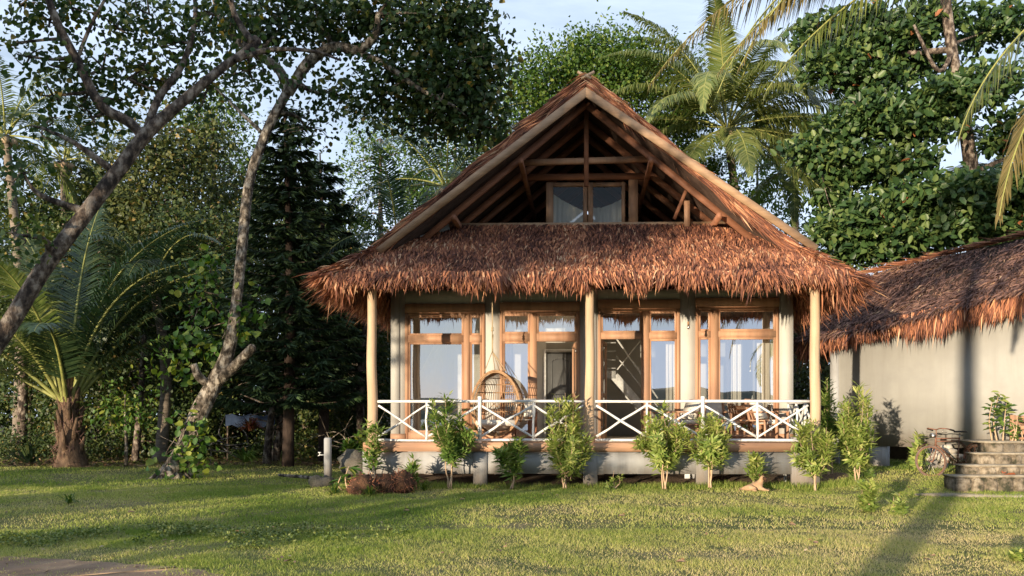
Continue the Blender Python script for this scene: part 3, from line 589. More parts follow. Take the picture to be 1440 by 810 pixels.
# main roof strands: verge edges, slopes and side eaves
for s,xe_,ro in((-1,xe[0],roofs[0]),(1,xe[1],roofs[1])):
    g=MB(); z_e=rz(xe_); dn=unit(np.array([s*EX,0,-(zr_-z_e)])); nn=unit(np.array([s*(zr_-z_e),0,EX]))
    n=6500; t=rng.random(n); top=np.array([xr_,GY-.12,zr_]); O=top+dn*(t*np.linalg.norm([(EX),(zr_-z_e)]))[:,None]
    zlim=O[:,2]>hz0-.1; O=O[zlim]; n=len(O)
    O=O+nn*rng.uniform(-.15,.06,n)[:,None]+np.array([0,1,0])*rng.uniform(-.03,.04,n)[:,None]
    strands(g,O,np.tile(dn,(n,1)),np.tile(unit(nn*.6+np.array([0,-.7,0])),(n,1)),.42,.022,.055,.02)
    n=9000; y=GY+(BK-GY)*rng.random(n)**1.6; t=rng.random(n); O=np.stack([xr_+(xe_-xr_)*t,y,zr_+(z_e-zr_)*t],-1)
    strands(g,O,np.tile(dn,(n,1)),np.tile(nn,(n,1)),.42,.032,.16,.05)
    # hip corner
    n=2600; a=rng.random(n); b=rng.random(n); xh=xr_+s*(zr_-hz0)/k_
    C0=np.array([xh,GY-.12,hz0]);C1=np.array([xe_,EF,z_e]);C2=np.array([xe_,GY+1,z_e]); m=a+b>1; a[m]=1-a[m]; b[m]=1-b[m]
    O=C0+(C1-C0)*a[:,None]+(C2-C0)*b[:,None]+nn*.0
    strands(g,O,np.tile(unit(dn+np.array([0,-.25,0])),(n,1)),np.tile(nn,(n,1)),.42,.03,.2,.05)
    # hip line itself
    n=1300; t=rng.random(n)[:,None]; O=C0*(1-t)+C1*t+rng.normal(size=(n,3))*.03
    strands(g,O,np.tile(unit((C1-C0)*.8+np.array([s*.4,-.2,-.3])),(n,1)),np.tile(unit(np.array([s*.4,-.4,.8])),(n,1)),.36,.032,.25,.05)
    g.build('thatch',M['thatch'],ro)
    g=MB(); fringe(g,(xe_,EF,z_e),(xe_,BK,z_e),(s,0,0),4200,.36,back=.5)
    # loose straws poking past the corner
    n=90; O=C1+rng.normal(size=(n,3))*np.array([.1,.12,.05]); strands(g,O,np.tile(unit(np.array([s*1.,-.25,-.55])),(n,1)),np.tile([0,0,1.],(n,1)),.34,.03,.3,.03)
    g.build('fringe',M['thatch'],ro)
    # layered underside of the eave
    g=MB(); n=7000; t=rng.uniform(.80,1,n); y=np.where(t>.86,EF+.15+(1-t)*5,GY+.12)+rng.random(n)**1.5*(BK-1.4); O=np.stack([xr_+(xe_-xr_)*t,y,zr_+(z_e-zr_)*t-RT-.04],-1)
    strands(g,O,np.tile(dn,(n,1)),np.tile(-nn,(n,1)),.35,.03,.2,.05); g.build('eave_lining',M['thatch'],ro)
# underside fringe rows of the skirt (porch ceiling)
# ridge cap
g=MB(); n=1500; y=rng.uniform(GY-.15,BK,n); sgn=rng.choice([-1,1],n); O=np.stack([xr_+0*y,y,zr_+.03+0*y],-1)+rng.normal(size=(n,3))*.03
D=np.stack([sgn*.9,0*y,-.6+0*y],-1); strands(g,O,unit(D),np.tile([0,0,1.],(n,1)),.4,.035,.2,.03)
g.tube([(xr_,GY-.12,zr_+.02),(xr_,BK,zr_+.02)],.05,6); part(g,'ridge_cap',M['thatch'])
g=MB()
for s in(-1,1): g.tube([(xr_-s*.1,GY-.14,zr_-.05),(xr_+s*.17,GY-.14,zr_+.09)],.03,7)
part(g,'ridge_pole',M['wood_pale'])
# barge boards
for (px,py),s in(((528,355),-1),((1149,349),1)):
    b=H(px,py,GY-.2); a=H(823,119,GY-.2); g=MB(); A=np.array([xr_,GY-.16,a[1]]);B_=np.array([b[0],GY-.16,b[1]])
    t=unit(B_-A); up=np.array([-t[2],0,t[0]]); up=up if up[2]>0 else -up
    g.prism([A+[0,0,-.05],A+[0,0,-.25],B_-up*.09,B_+up*.06][::(1 if s>0 else -1)],(0,-.045,0)); part(g,'barge_board',M['barge'])
# rafters, purlins, trusses
def frame(y,xin=0,w=.07,h=.13,dz=0.0):
    for s in(-1,1):
        A=np.array([xr_,y,zr_-RT-.2+dz]); B_=np.array([xr_+s*4.3,y,zr_-RT-.2+dz-k_*4.3]); g=MB(); g.beam(A,B_,w,h,(0,0,1)); part(g,'rafter',M['wood_dark'])
for y in(.85,1.9,2.9,4.2,5.6,7.2,8.8): frame(y)
for s in(-1,1):
    for dx in(1.35,2.75):
        g=MB(); x=xr_+s*dx; z=zr_-RT-.36-k_*dx; g.beam((x,GY+.02,z),(x,BK-.2,z),.09,.11); part(g,'purlin',M['wood_dark'])
ty=1.35
def tp(x,y,ly=ty): v=H(x,y,ly); return (v[0],ly,v[1])
g=MB(); g.beam(tp(735,229),tp(912,224),.09,.12); part(g,'collar_beam',M['wood'])
g=MB(); g.beam(tp(824.5,150),tp(824.5,262),.1,.11,(0,1,0)); part(g,'king_post',M['wood_dark'])
g=MB(); g.beam(tp(975,243),tp(948,308),.07,.09,(0,1,0)); part(g,'brace',M['wood_dark'])
for p in(966,): g=MB(); g.beam(tp(p,283),tp(p,322),.12,.1,(0,1,0)); part(g,'short_post',M['wood'])
AY=2.15
g=MB(); g.beam(tp(722,250,AY),tp(930,248,AY),.12,.13); part(g,'tie_beam',M['wood_dark'])
# attic window
g=MB()
def fb(x0,x1,y0,y1,ya=AY-.03,yb=AY+.07):
    a=H(x0,y0,AY);b=H(x1,y1,AY); g.bx(a[0],b[0],ya,yb,b[1],a[1])
fb(768,778,257,322);fb(820,826,257,322,AY-.026);fb(827,834,257,322,AY-.026);fb(874,879,257,322,AY-.026);fb(884,897,253,322)
fb(778,820,257,262,AY-.02);fb(834,874,257,262,AY-.02)
ww=part(g,'attic_window',M['wood'])
for a,b in((778,820),(834,874)):
    p=MB(); q0=H(a,262,AY);q1=H(b,322,AY); p.add([[q0[0],AY+.02,q1[1]],[q1[0],AY+.02,q1[1]],[q1[0],AY+.02,q0[1]],[q0[0],AY+.02,q0[1]]],[[0,1,2,3]]); p.build('pane',M['glass_attic'],ww)
g=MB(); g.bx(-3.3,3.3,1.8,10.2,4.9,5.0); part(g,'attic_floor',M['wood_dark'])
g=MB(); g.prism([(xr_,10.3,zr_-.4),(xr_-5.0,10.3,zr_-.4-k_*5.0),(xr_+5.0,10.3,zr_-.4-k_*5.0)],(0,.08,0)); part(g,'rear_gable_wall',M['wood_dark'])
# tin flashing seen where the skirt meets the side slopes
for a,b,c,d in((640,322,590,340),):
    g=MB(); g.beam(tp(632,320,1.2),tp(592,337,.95),.01,.16,(0,-.5,1)); part(g,'flashing',M['concrete'])

# ------------------------------------------------------------------ things in and on the house
def drape(name,label,ly,pts_top,zbot,amp,lam,mat,cat='curtain',curve=None,group=None):
    """hanging cloth: top edge given in px, falls to zbot with folds"""
    top=np.array([[*H(x,y,ly)] for x,y in pts_top]); n=60; s=np.linspace(0,1,n); tx=np.interp(s,np.linspace(0,1,len(top)),top[:,0]); tz=np.interp(s,np.linspace(0,1,len(top)),top[:,1])
    rows=[]
    for v in np.linspace(0,1,12):
        x=tx if curve is None else curve(tx,v); z=tz*(1-v)+zbot*v
        rows.append(np.stack([x,ly+amp*(.4+.6*v)*np.sin(s*lam+1.3*np.sin(s*5))+.0*x,z],-1))
    V=np.concatenate(rows); i=np.arange(11)[:,None]*n; j=np.arange(n-1)[None]
    c=Hw(tx.mean(),ly,zbot); 
    W=HO+V[:,[0]]*ex+V[:,[1]]*ey+V[:,[2]]*np.array([0,0,1])
    o=MB().add(W-c,np.stack([i+j,i+j+1,i+j+n+1,i+j+n],-1).reshape(-1,4),.5).build(name,mat,smooth=True); o.location=c
    return tag(o,label,cat,group)
drape('curtain','narrow grey curtain at the left edge of the leftmost porch window',2.75,[(577,482),(590,482)],FL+.05,.05,22,M['fabric'])
drape('mosquito_net','white mosquito net gathered like a tent behind the leftmost porch window',4.3,[(628,452),(636,450),(642,452)],FL+.6,.05,30,M['net'],'mosquito net',curve=lambda x,v:x.mean()+(x-x.mean())*(1+v*9))
drape('curtain','pale curtain hanging behind the glass beside the hanging chair',2.75,[(704,480),(722,480)],FL+.05,.05,24,M['fabric'])
drape('curtain','pale curtain at the right edge of the window beside the staircase doorway',2.75,[(936,476),(956,476)],FL+.05,.05,24,M['fabric'])
drape('curtain','cream curtain at the left of the window behind the porch table',3.0,[(1020,474),(1044,474)],FL+.05,.06,28,M['fabric'])
drape('curtain','cream curtain at the right of the window behind the porch table',2.8,[(1064,474),(1092,474)],FL+.05,.06,28,M['fabric'])
drape('curtain','white cloth draped in a swag behind the left attic pane',2.6,[(774,270),(790,281),(805,289),(822,297)],4.9,.03,40,M['net'])
drape('curtain','white cloth draped in a swag behind the right attic pane',2.6,[(828,292),(846,292),(860,287),(878,278)],4.9,.03,40,M['net'])
drape('curtain','narrow white cloth hanging outside the attic window on its right',2.6,[(889,268),(897,262)],4.9,.02,12,M['net'])
# bed seen in the left room
b=thing('bed','low bed with a white mattress behind the leftmost porch window','bed',Hw(-2.7,4.3,FL),-TH)
g=MB(); g.bx(-1,1,-.9,.9,.15,.35); g.build('bed_frame',M['wood_dark'],b)
for x in(-.9,.9):
    for y in(-.8,.8): g=MB(); g.bx(x-.05,x+.05,y-.05,y+.05,0,.15); g.build('leg',M['wood_dark'],b)
g=MB(); g.bx(-.96,.96,-.86,.86,.352,.56); g.build('mattress',M['fabric'],b)
# hanging rattan chair
hc=thing('hanging_chair','round rattan egg chair hanging from a rope on the porch, left of the first doorway','hanging chair',Hw(hx_(699,1.1),1.1,FL),R(-12)-TH)
cz=hz_(567,1.1)-FL; rx_,rz__=.54,.69
g=MB()
# shell: body of revolution opened to the front (-y), egg shaped
def shell(u,v):  # u: angle around vertical (0 = front opening centre), v: -1..1 height
    r=math.sqrt(max(0,1-v*v)); w=1-.12*v
    return np.array([rx_*w*r*math.sin(u),.14-.52*w*r*math.cos(u),cz+rz__*v])
for u in np.linspace(R(58),R(302),44):
    g.tube([shell(u,v) for v in np.linspace(-.97,.97,15)],.0075,5,cap=False)
for v in(-.8,-.55,-.25,.05,.35,.6,.8):
    g.tube([shell(u,v) for u in np.linspace(R(60),R(300),28)],.011,5,cap=False)
for dv in(.1,-.06,.22):
    g.tube([shell(u,-.1+.42*math.sin(u*3+dv*20)*.6) for u in np.linspace(R(80),R(280),40)],.008,5,cap=False)
g.build('basket',M['rattan'],hc,smooth=True)
g=MB()
for rr in(1,.955): 
    lp=[np.array([rx_*rr*1.0*math.sin(a)*(1-.1*math.cos(a)),-.13+.02*rr,cz+rz__*rr*math.cos(a)]) for a in np.linspace(0,2*math.pi,41)]; g.tube(lp,.022 if rr==1 else .014,7,cap=False)
g.build('rim',M['rattan'],hc,smooth=True)
g=MB()
V=[];n=18
for i in range(9):
    ph=i/8*math.pi/2
    for a in np.arange(n)*2*math.pi/n: V.append((.44*math.sin(ph)*math.cos(a),.06+.40*math.sin(ph)*math.sin(a),cz-.60+.17*(math.sin(ph)**2)+(.0)))
i=np.arange(8)[:,None]*n; j=np.arange(n)[None]; k=(j+1)%n; g.add(V,np.stack([i+j,i+k,i+n+k,i+n+j],-1).reshape(-1,4))
g.tube([(.42*math.cos(a),.06+.38*math.sin(a),cz-.42) for a in np.linspace(0,6.283,24)],.07,8,cap=False)
g.build('seat_cushion',M['fabric'],hc,smooth=True)
top=np.array([-.09,-.05,cz+rz__+.42]); g=MB()
for x,y in((-.25,-.13),(.27,-.13),(0,.25),(-.1,.2),(.12,.2)): g.tube([(x,y,cz+rz__*.93),top*.5+np.array([x,y,cz+rz__*.95])*.5,top],.009,5)
for i in range(4): g.tube([top+rng.normal(size=3)*.01,top+np.array([0,0,.35])+rng.normal(size=3)*.01],.008,5)
g.tube([top+[0,0,.3],top+[0,0,1.2],(top[0],top[1],3.95-FL)],.012,6); g.lathe(top+[0,0,.42],[(.0,0),(.028,.01),(.03,.04),(.012,.05),(.026,.06),(.026,.09),(0,.1)],10)
g.build('rope',M['rope'],hc,smooth=True)
# pendant lamps
bl=thing('pendant_lamp','bare bulb on a long cord hanging right of the second doorway','lamp',Hw(hx_(968,1.2),1.2,hz_(461,1.2)),0)
g=MB(); g.tube([(0,0,.12),(0,0,1.0)],.004,5); g.build('cord',M['black'],bl)
g=MB(); g.lathe((0,0,0),[(0,.05),(.02,.05),(.022,.12),(.008,.13)],10); g.build('socket',M['rattan'],bl)
g=MB(); g.lathe((0,0,0),[(0,-.04),(.02,-.03),(.032,0),(.024,.035),(.015,.05)],12); g.build('bulb',M['chrome'],bl,smooth=True)
# table, chairs on the porch
tb=thing('porch_table','low wooden porch table between the slatted armchairs behind the right railing','table',Hw(3.2,.95,FL),-TH)
g=MB()
for i in range(5): g.bx(-.5+i*.202,-.5+i*.202+.196,-.35,.35,.42,.45)
g.build('table_top',M['wood_h'],tb)
for x in(-.44,.44):
    for y in(-.3,.3): g=MB(); g.bx(x-.03,x+.03,y-.03,y+.03,0,.42); g.build('leg',M['wood'],tb)
g=MB(); g.bx(-.44,.44,-.3,.3,.1,.13); g.build('shelf',M['wood_h'],tb)
def chair(lx,ly,rzz,label):
    c=thing('armchair',label,'armchair',Hw(lx,ly,FL),rzz-TH,'wooden armchairs on the porch')
    for x in(-.3,.3):
        g=MB(); g.beam((x,-.28,0),(x,-.28,.6),.05,.05,(0,1,0)); g.build('leg',M['wood'],c)
        g=MB(); g.beam((x,.22,0),(x,.42,.85),.05,.05,(0,1,0)); g.build('leg',M['wood'],c)
        g=MB(); g.bx(x-.05,x+.05,-.32,.36,.6,.63); g.build('armrest',M['wood'],c)
    g=MB()
    for i in range(6): g.bx(-.27,.27,-.28+i*.09,-.28+i*.09+.075,.34+.0,.365)
    g.build('seat',M['wood_h'],c)
    g=MB()
    for i in range(7): x=-.25+i*.083; g.beam((x,.24,.4),(x,.42,.86),.06,.02,(0,1,0))
    g.beam((-.3,.43,.86),(.3,.43,.86),.03,.07); g.build('backrest',M['wood'],c)
    g=MB(); g.box((0,-.02,.41),(.52,.5,.08)); g.build('seat_cushion',M['fabric'],c)
    g=MB(); g.box((0,.25,.66),(.46,.09,.42),rx=-.4); g.build('back_cushion',M['fabric'],c)
    return c
c1=chair(1.95,1.0,R(-62),'wooden armchair with an off-white cushion, leftmost on the porch behind the large shrub pair')
chair(2.75,1.75,R(5),'wooden armchair with a pale cushion standing against the wall behind the low table')
chair(3.85,1.2,R(55),'wooden armchair with a pale cushion at the right end of the porch')
# folded white chair by hanging chair
fc=thing('folding_chair','white canvas folding chair leaning behind the hanging rattan chair','chair',Hw(hx_(738,1.7),1.7,FL),-TH)
for s in(-1,1):
    for a,b in(((s*.25,-.25,0),(s*.25,.25,.62)),((s*.22,.25,0),(s*.22,-.25,.55))): g=MB(); g.beam(a,b,.03,.03,(0,1,0)); g.build('leg',M['wood_dark'],fc)
g=MB(); g.bx(-.22,.22,-.25,.2,.44,.455); g.build('seat',M['fabric'],fc)
g=MB(); g.box((0,.3,.72),(.46,.015,.42),rx=-.25); g.build('backrest',M['fabric'],fc)
# crockery on the window shelf
cr_=thing('tea_tray','tray with cups and bottles on the shelf inside the right porch window','tray',Hw(hx_(1045,2.9),2.9,FL+.75),-TH)
g=MB(); g.bx(-.3,.3,-.15,.15,0,.02); g.build('tray',M['wood_dark'],cr_)
for x in(-.2,-.08,.1): g=MB(); g.lathe((x,0,.02),[(0,0),(.03,0),(.04,.09),(.035,.09)],10); g.build('cup',M['ceramic'],cr_)
g=MB(); g.lathe((.22,.02,.02),[(0,0),(.04,0),(.04,.14),(.015,.19),(.015,.24),(0,.24)],10); g.build('bottle',M['ceramic'],cr_)
k=thing('sideboard','wooden sideboard inside the room behind the right porch window','sideboard',Hw(hx_(1050,2.9),2.95,FL),-TH)
g=MB(); g.bx(-.6,.6,-.2,.2,.08,.74); g.build('body',M['wood_h'],k)
for x in(-.29,.29): g=MB(); g.bx(x-.27,x+.27,-.215,-.202,.12,.7); g.build('door',M['wood_dark'],k)
# white meter box and pipe under the floor
mbx=thing('junction_box','small white electrical box standing under the porch floor left of the centre-right pillar','box',Hw(hx_(970,.9),.9,.12),0)
g=MB(); g.bx(-.11,.11,-.05,.05,0,.30); g.build('case',M['white_paint'],mbx)
g=MB(); g.bx(-.1,.1,-.056,-.0505,.10,.28); g.build('lid',M['ceramic'],mbx)
pp=thing('drain_pipe','white plastic pipe with an elbow below the porch floor, near the dog','pipe',Hw(hx_(1104,.6),.6,.05),0)
g=MB(); g.tube([(0,0,0),(0,0,.2)],.03,10); g.build('upright',M['white_paint'],pp,smooth=True)
g=MB(); g.tube([(-.02,0,.23),(.14,-.02,.23)],.03,10); g.tube([(0,0,.19),(0,0,.26)],.038,10); g.build('elbow',M['white_paint'],pp,smooth=True)
# ------------------------------------------------------------------ the smaller hut on the right
A=np.array([6.84,21.5,0]); hu=np.array([.768,-.64,0]); hv=np.array([.64,.768,0]); HR=-math.atan2(.64,.768)
hut=thing('thatched_hut','smaller grey walled hut with a shaggy thatched roof at the right edge','hut',A,HR)
hpart=lambda mb,name,mat,par=hut,**k: mb.build(name,mat,par,**k)
def hl(u,v,z): return np.array([u,v,z])
def hpx(px,v=0.0):
    """u along the hut front for a photo column"""
    t=(px-CX)/F; b=A+hv*v; return (t*b[1]-b[0])/(hu[0]-t*hu[1])
g=MB(); g.bx(0,8,0,.15,.70,3.6); g.bx(0,.15,.15,6,.70,3.4); hpart(g,'wall',M['plaster_hut'])
g=MB(); g.bx(-.06,.14,-.05,.1,.1,3.3); hpart(g,'corner_post',M['concrete'])
for u in(.9,2.25,3.6,5.0): g=MB(); g.bx(u,u+.4,.02,.3,-.1,.72); hpart(g,'pillar',M['concrete'])
g=MB(); g.bx(.1,8,3,3.1,-.1,.7); hpart(g,'rear_footing',M['dirt'])
ez0,ez1=3.22,3.62
ze=lambda u: 3.28+.15*(u+.6)
zr=lambda u: 5.42+.13*u
Ev=-.65; RV=3.0
pl=[(-.62,Ev,ze(-.62)),(8,Ev,ze(8)),(8,RV,zr(8)),(0,RV,zr(0)),]
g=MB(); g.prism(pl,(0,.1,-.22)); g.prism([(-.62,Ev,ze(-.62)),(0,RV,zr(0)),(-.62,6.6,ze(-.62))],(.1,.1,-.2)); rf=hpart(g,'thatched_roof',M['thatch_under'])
g=MB(); n=21000; t=rng.random(n)**.85; u0=-.62+.62*(1-t); uu=u0+(8-u0)*rng.random(n)**1.15
O=np.stack([uu,RV+(Ev-RV)*t,zr(uu)+(ze(uu)-zr(uu))*t+.05*np.sin(uu*1.3+t*3)],-1)
dn=unit(np.array([-.22,Ev-RV,ze(2)-zr(2)])); nn=unit(np.cross([1,0,0],dn)); nn=nn if nn[2]>0 else -nn
strands(g,O+nn*.02,np.tile(dn,(n,1)),np.tile(nn,(n,1)),.40,.026,.2,.055)
n=4000; a=rng.random(n); b=rng.random(n); m=a+b>1; a[m]=1-a[m]; b[m]=1-b[m]
C0=np.array([0,RV,zr(0)]);C1=np.array([-.62,Ev,ze(-.6)]);C2=np.array([-.62,6.6,ze(-.6)]); O=C0+(C1-C0)*a[:,None]+(C2-C0)*b[:,None]
strands(g,O,np.tile(unit([-.3,-.1,-.9]),(n,1)),np.tile([-1,0,.3],(n,1)),.42,.028,.2,.06)
n=700; t=rng.random(n)[:,None]; O=C0*(1-t)+C1*t; strands(g,O,np.tile(unit([-.35,-.5,-.7]),(n,1)),np.tile(unit([-.6,-.3,.6]),(n,1)),.4,.03,.22,.04)
g.build('thatch',M['thatch_grey'],rf)
g=MB(); fringe(g,(-.62,Ev,ze(-.6)),(8,Ev,ze(8)),(0,-1,0),5600,.36,back=.3)
fringe(g,(-.62,Ev,ze(-.6)),(-.62,6.6,ze(-.6)),(-1,0,0),2600,.36,back=.4); g.build('fringe',M['thatch'],rf)
g=MB()
for i in range(9): u=-.1+i*.9; g.tube([(u,RV-.05+rng.normal()*.04,zr(u)+.08),(u+.6,RV-.05,zr(u+.6)+.12+rng.normal()*.02),(u+1.1,RV,zr(u+1.1)+.08+rng.random()*.1)],.022,5)
n=1200; uu=rng.random(n)*8; O=np.stack([uu,RV+0*uu,zr(uu)+.03],-1); strands(g,O,np.tile(unit([-.9,-.3,.05]),(n,1)),np.tile([0,-.5,.8],(n,1)),.45,.022,.12,.03); hpart(g,'ridge_cap',M['thatch'])

# stone steps
def Wp(px,py,d): return P(px,py,d)
steps=thing('stone_steps','weathered mossy stone steps leading up to the hut at the right edge','steps',(8.6,15.5,0),R(-20))
for i,(px,y0,y1,d) in enumerate(((1345,688,669,15.45),(1361,669,654,15.85),(1377,654,637,16.25),(1392,637,621,16.65))):
    a=P(px,y0,d);zt_=P(px,y1,d)[2]; zb_=min(a[2],zt_)-.02 if i else -.05
    g=MB(); x0=a[0]; x=x0; 
    g.bx(x0,x0+3.2,d,d+.5,zb_,zt_-.03)
    hh=zt_-.03-zb_; 
    while x<x0+3.15:
        w_=rng.uniform(.15,.32); n_=12; m_=8; cc=np.array([x+w_/2,d+.01,zb_+hh*rng.uniform(.46,.54)]); V=[]; ph0=rng.random()*6
        for a_ in range(m_+1):
            th=math.pi*a_/m_
            for b_ in range(n_):
                p_=2*math.pi*b_/n_; e_=lambda v,p=.55: math.copysign(abs(v)**p,v); k_2=1+.07*math.sin(3*p_+ph0+2*th)
                V.append(cc+k_2*np.array([w_/2*.95*e_(math.sin(th)*math.cos(p_)),.05*math.sin(th)*math.sin(p_),hh/2*.93*e_(math.cos(th))]))
        ii=np.arange(m_)[:,None]*n_; jj=np.arange(n_)[None]; kk=(jj+1)%n_; g.add(V,np.stack([ii+jj,ii+n_+jj,ii+n_+kk,ii+kk],-1).reshape(-1,4),rng.random()); x+=w_+.012
    # stones set in the exposed left end too
    s_=g.build('step',M['stone'],steps,world=True)
    g=MB(); xx_=np.linspace(x0-.03,x0+3.2,26); fr_=[(a_,d-.025+rng.normal()*.014) for a_ in xx_]; g.prism([(a_,b_,zt_-.03) for a_,b_ in fr_]+[(x0+3.2,d+1.6 if i==3 else d+.5,zt_-.03),(x0-.03,d+1.6 if i==3 else d+.5,zt_-.03)],(0,0,.03)); g.build('tread',M['stone_mortar'],s_)
    s2=bpy.data.objects[s_.name]; ch=s_.children[0]; 
    # tread verts were given in world space: move them to the step's space
    Mi=np.array((Matrix.Translation(steps.location)@steps.rotation_euler.to_matrix().to_4x4()).inverted()); me=ch.data
    v=np.zeros(len(me.vertices)*3,np.float32); me.vertices.foreach_get('co',v); v=v.reshape(-1,3)@Mi[:3,:3].T+Mi[:3,3]; me.vertices.foreach_set('co',v.ravel().astype(np.float32))
g=MB(); c=P(1340,690,15.2); pts=[(c[0]-.7,c[1]-.05),(c[0]+.1,c[1]-.42),(c[0]+1.6,c[1]-.75),(c[0]+3.4,c[1]-.7),(c[0]+3.4,c[1]+.3),(c[0]-.1,c[1]+.3)]
g.prism([(x,y,.0) for x,y in pts],(0,0,.045)); g.build('base_slab',M['stone_mortar'],steps,world=True)
# red leaf on step
def flatleaf(name,label,p,rot,mat,s=1,grp=None,cat='fallen leaf'):
    g=MB(); g.leaves(np.zeros((1,3)),np.array([[1,0,.12]]),np.array([[0,.2,1.]]),.2*s,.11*s,np.array([.5]),6); g.leaves(np.array([[.02,.05,.03]]),np.array([[.8,.5,.3]]),np.array([[0,-.6,1.]]),.12*s,.06*s,np.array([.5]),6)
    o=g.build(name,mat); o.location=p; o.rotation_euler=(0,0,rot); return tag(o,label,cat,grp)
pz=P(1405,669,15.85); flatleaf('fallen_leaf','large orange-red leaf lying on the stone steps',(pz[0],15.7,pz[2]+.02),.2,M['red_leaf'],1.3)

# wooden bench corner at far right (on the hut's porch)
bn=thing('wooden_bench','reddish wooden bench end standing at the top of the stone steps','bench',P(1462,640,17.4),R(-15))
g=MB(); 
for z in(.42,.52,.62,.72): g.bx(-.45,.7,0,.03,z,z+.085)
g.build('backrest',M['wood_h'],bn)
for x in(-.5,.72): g=MB(); g.bx(x-.05,x+.05,-.04,.06,-.1,.82); g.build('leg',M['wood'],bn)
g=MB(); g.bx(-.45,.7,-.45,-.02,.33,.37); g.build('seat',M['wood_h'],bn)

# ------------------------------------------------------------------ bicycle
z0=float(terr(7.9,17.5)); fw=P(1311,649,17.45); rw=P(1375,644,18.0)
dx=rw-fw; dx[2]=0; Lb=np.linalg.norm(dx); bang=math.atan2(dx[1],dx[0])
gz=P(1311,672,17.45)[2]
bike=thing('bicycle','rusty old bicycle leaning against the stone steps','bicycle',(fw[0],fw[1],gz),bang)
r_=.335; sc_=1.03/Lb if Lb<1.03 else 1
Wb=max(Lb,1.02)
def Bp(x,z,y=0): return np.array([x,y+z*.10,z])
def wheel(x,steer=0.0):
    c,s=math.cos(steer),math.sin(steer)
    f=lambda a,r,y=0: Bp(x+r*math.cos(a)*c-y*s,r_+r*math.sin(a),r*math.cos(a)*s+y*c)
    g=MB(); g.tube([f(a,r_-.02) for a in np.linspace(0,2*math.pi,37)],.019,8,cap=False); wh=g.build('wheel',M['rubber'],bike,smooth=True)
    g=MB(); g.tube([f(a,r_-.045) for a in np.linspace(0,2*math.pi,37)],.011,6,cap=False); g.build('rim',M['metal_rust'],wh,smooth=True)
    g=MB()
    for i in range(28): a=i*2*math.pi/28; g.tube([f(a,r_-.05),f(a+.25*(-1)**i,.02,.03*(-1)**i)],.0022,3,cap=False)
    g.build('spokes',M['chrome'],wh); g=MB(); g.tube([f(0,0,-.05),f(0,0,.05)],.02,8); g.build('hub',M['metal_rust'],wh)
    g=MB(); A_=[f(a,r_+.028) for a in np.linspace(R(20),R(175),18)] if x>.3 else [f(a,r_+.028) for a in np.linspace(R(-5),R(140),18)]
    for a,b in zip(A_[:-1],A_[1:]): g.beam(a,b,.045,.004)
    g.build('mudguard',M['metal_rust'],bike)
wheel(0,R(-22)); wheel(Wb)
bb=Bp(Wb*.57,.28); st_=Bp(Wb*.66,.80); hd=Bp(.20,.86); hd0=Bp(.17,.68)
g=MB(); g.tube([Bp(.2,.80),Bp(Wb*.66,.80)],.014,8); g.tube([hd0,bb],.016,8); g.tube([bb,st_],.015,8); g.tube([Bp(.19,.74),Bp(Wb*.65,.745)],.012,8); g.tube([Bp(.165,.64),Bp(.21,.90)],.02,8)
for y in(-.05,.05): g.tube([bb+[0,y*.6,0],Bp(Wb,r_,y)],.009,6); g.tube([st_+[0,y*.3,-.05],Bp(Wb,r_,y)],.009,6)
g.build('frame',M['metal_rust'],bike,smooth=True)
g=MB()
for y in(-.045,.045): g.tube([Bp(.165,.66,y*.6),Bp(.09,.5,y),Bp(0,r_,y)],.011,6,sub=3)
g.build('fork',M['metal_rust'],bike,smooth=True)
g=MB(); g.tube([Bp(.21,.88),Bp(.22,.99)],.012,8); g.tube([Bp(.40,.97,-.27),Bp(.26,1.0,-.26),Bp(.17,1.01,-.14),Bp(.22,.985,0),Bp(.17,1.01,.14),Bp(.26,1.0,.26),Bp(.40,.97,.27)],.012,8,sub=3)
hb=g.build('handlebar',M['metal_rust'],bike,smooth=True)
for y in(-.27,.27): g=MB(); g.tube([Bp(.30,.99,y),Bp(.42,.965,y)],.018,8); g.build('grip',M['black'],hb)
for y in(-.2,.2): g=MB(); g.tube([Bp(.2,.99,y),Bp(.16,.93,y),Bp(.3,.93,y)],.005,5); g.build('brake_lever',M['chrome'],hb)
g=MB(); g.tube([Bp(.15,.86),Bp(.07,.86)],[.05,.055],10); g.build('headlight',M['chrome'],bike,smooth=True)
g=MB(); g.tube([st_,Bp(Wb*.68,.90)],.012,8); g.build('seat_post',M['chrome'],bike)
g=MB(); pr=[(-.16,.02),(-.1,.035),(0,.06),(.08,.10),(.13,.09),(.15,.03)]
V=[]
for x,w_ in pr: V+= [Bp(Wb*.68+x,.92,-w_),Bp(Wb*.68+x,.955,-w_*.6),Bp(Wb*.68+x,.955,w_*.6),Bp(Wb*.68+x,.92,w_)]
Fq=[]
for i in range(5):
    for j in range(4): Fq.append([i*4+j,i*4+(j+1)%4,i*4+4+(j+1)%4,i*4+4+j])
g.add(V,Fq+[[0,3,2,1],[20,21,22,23]]); g.build('saddle',M['black'],bike,smooth=True)
g=MB()
for y in(-.07,.07): g.tube([Bp(Wb*.70,.74,y),Bp(Wb+.28,.74,y)],.008,6); g.tube([Bp(Wb+.1,.74,y),Bp(Wb,r_,y*.8)],.007,6)
for i in range(5): x=Wb*.74+i*.09; g.tube([Bp(x,.745,-.07),Bp(x,.745,.07)],.006,5)
g.build('luggage_rack',M['metal_rust'],bike)
g=MB(); g.tube([bb+[0,-.05,0]+np.array([.09*math.cos(a),0,.09*math.sin(a)]) for a in np.linspace(0,6.283,20)],.006,5,cap=False); g.build('chainring',M['metal_rust'],bike)
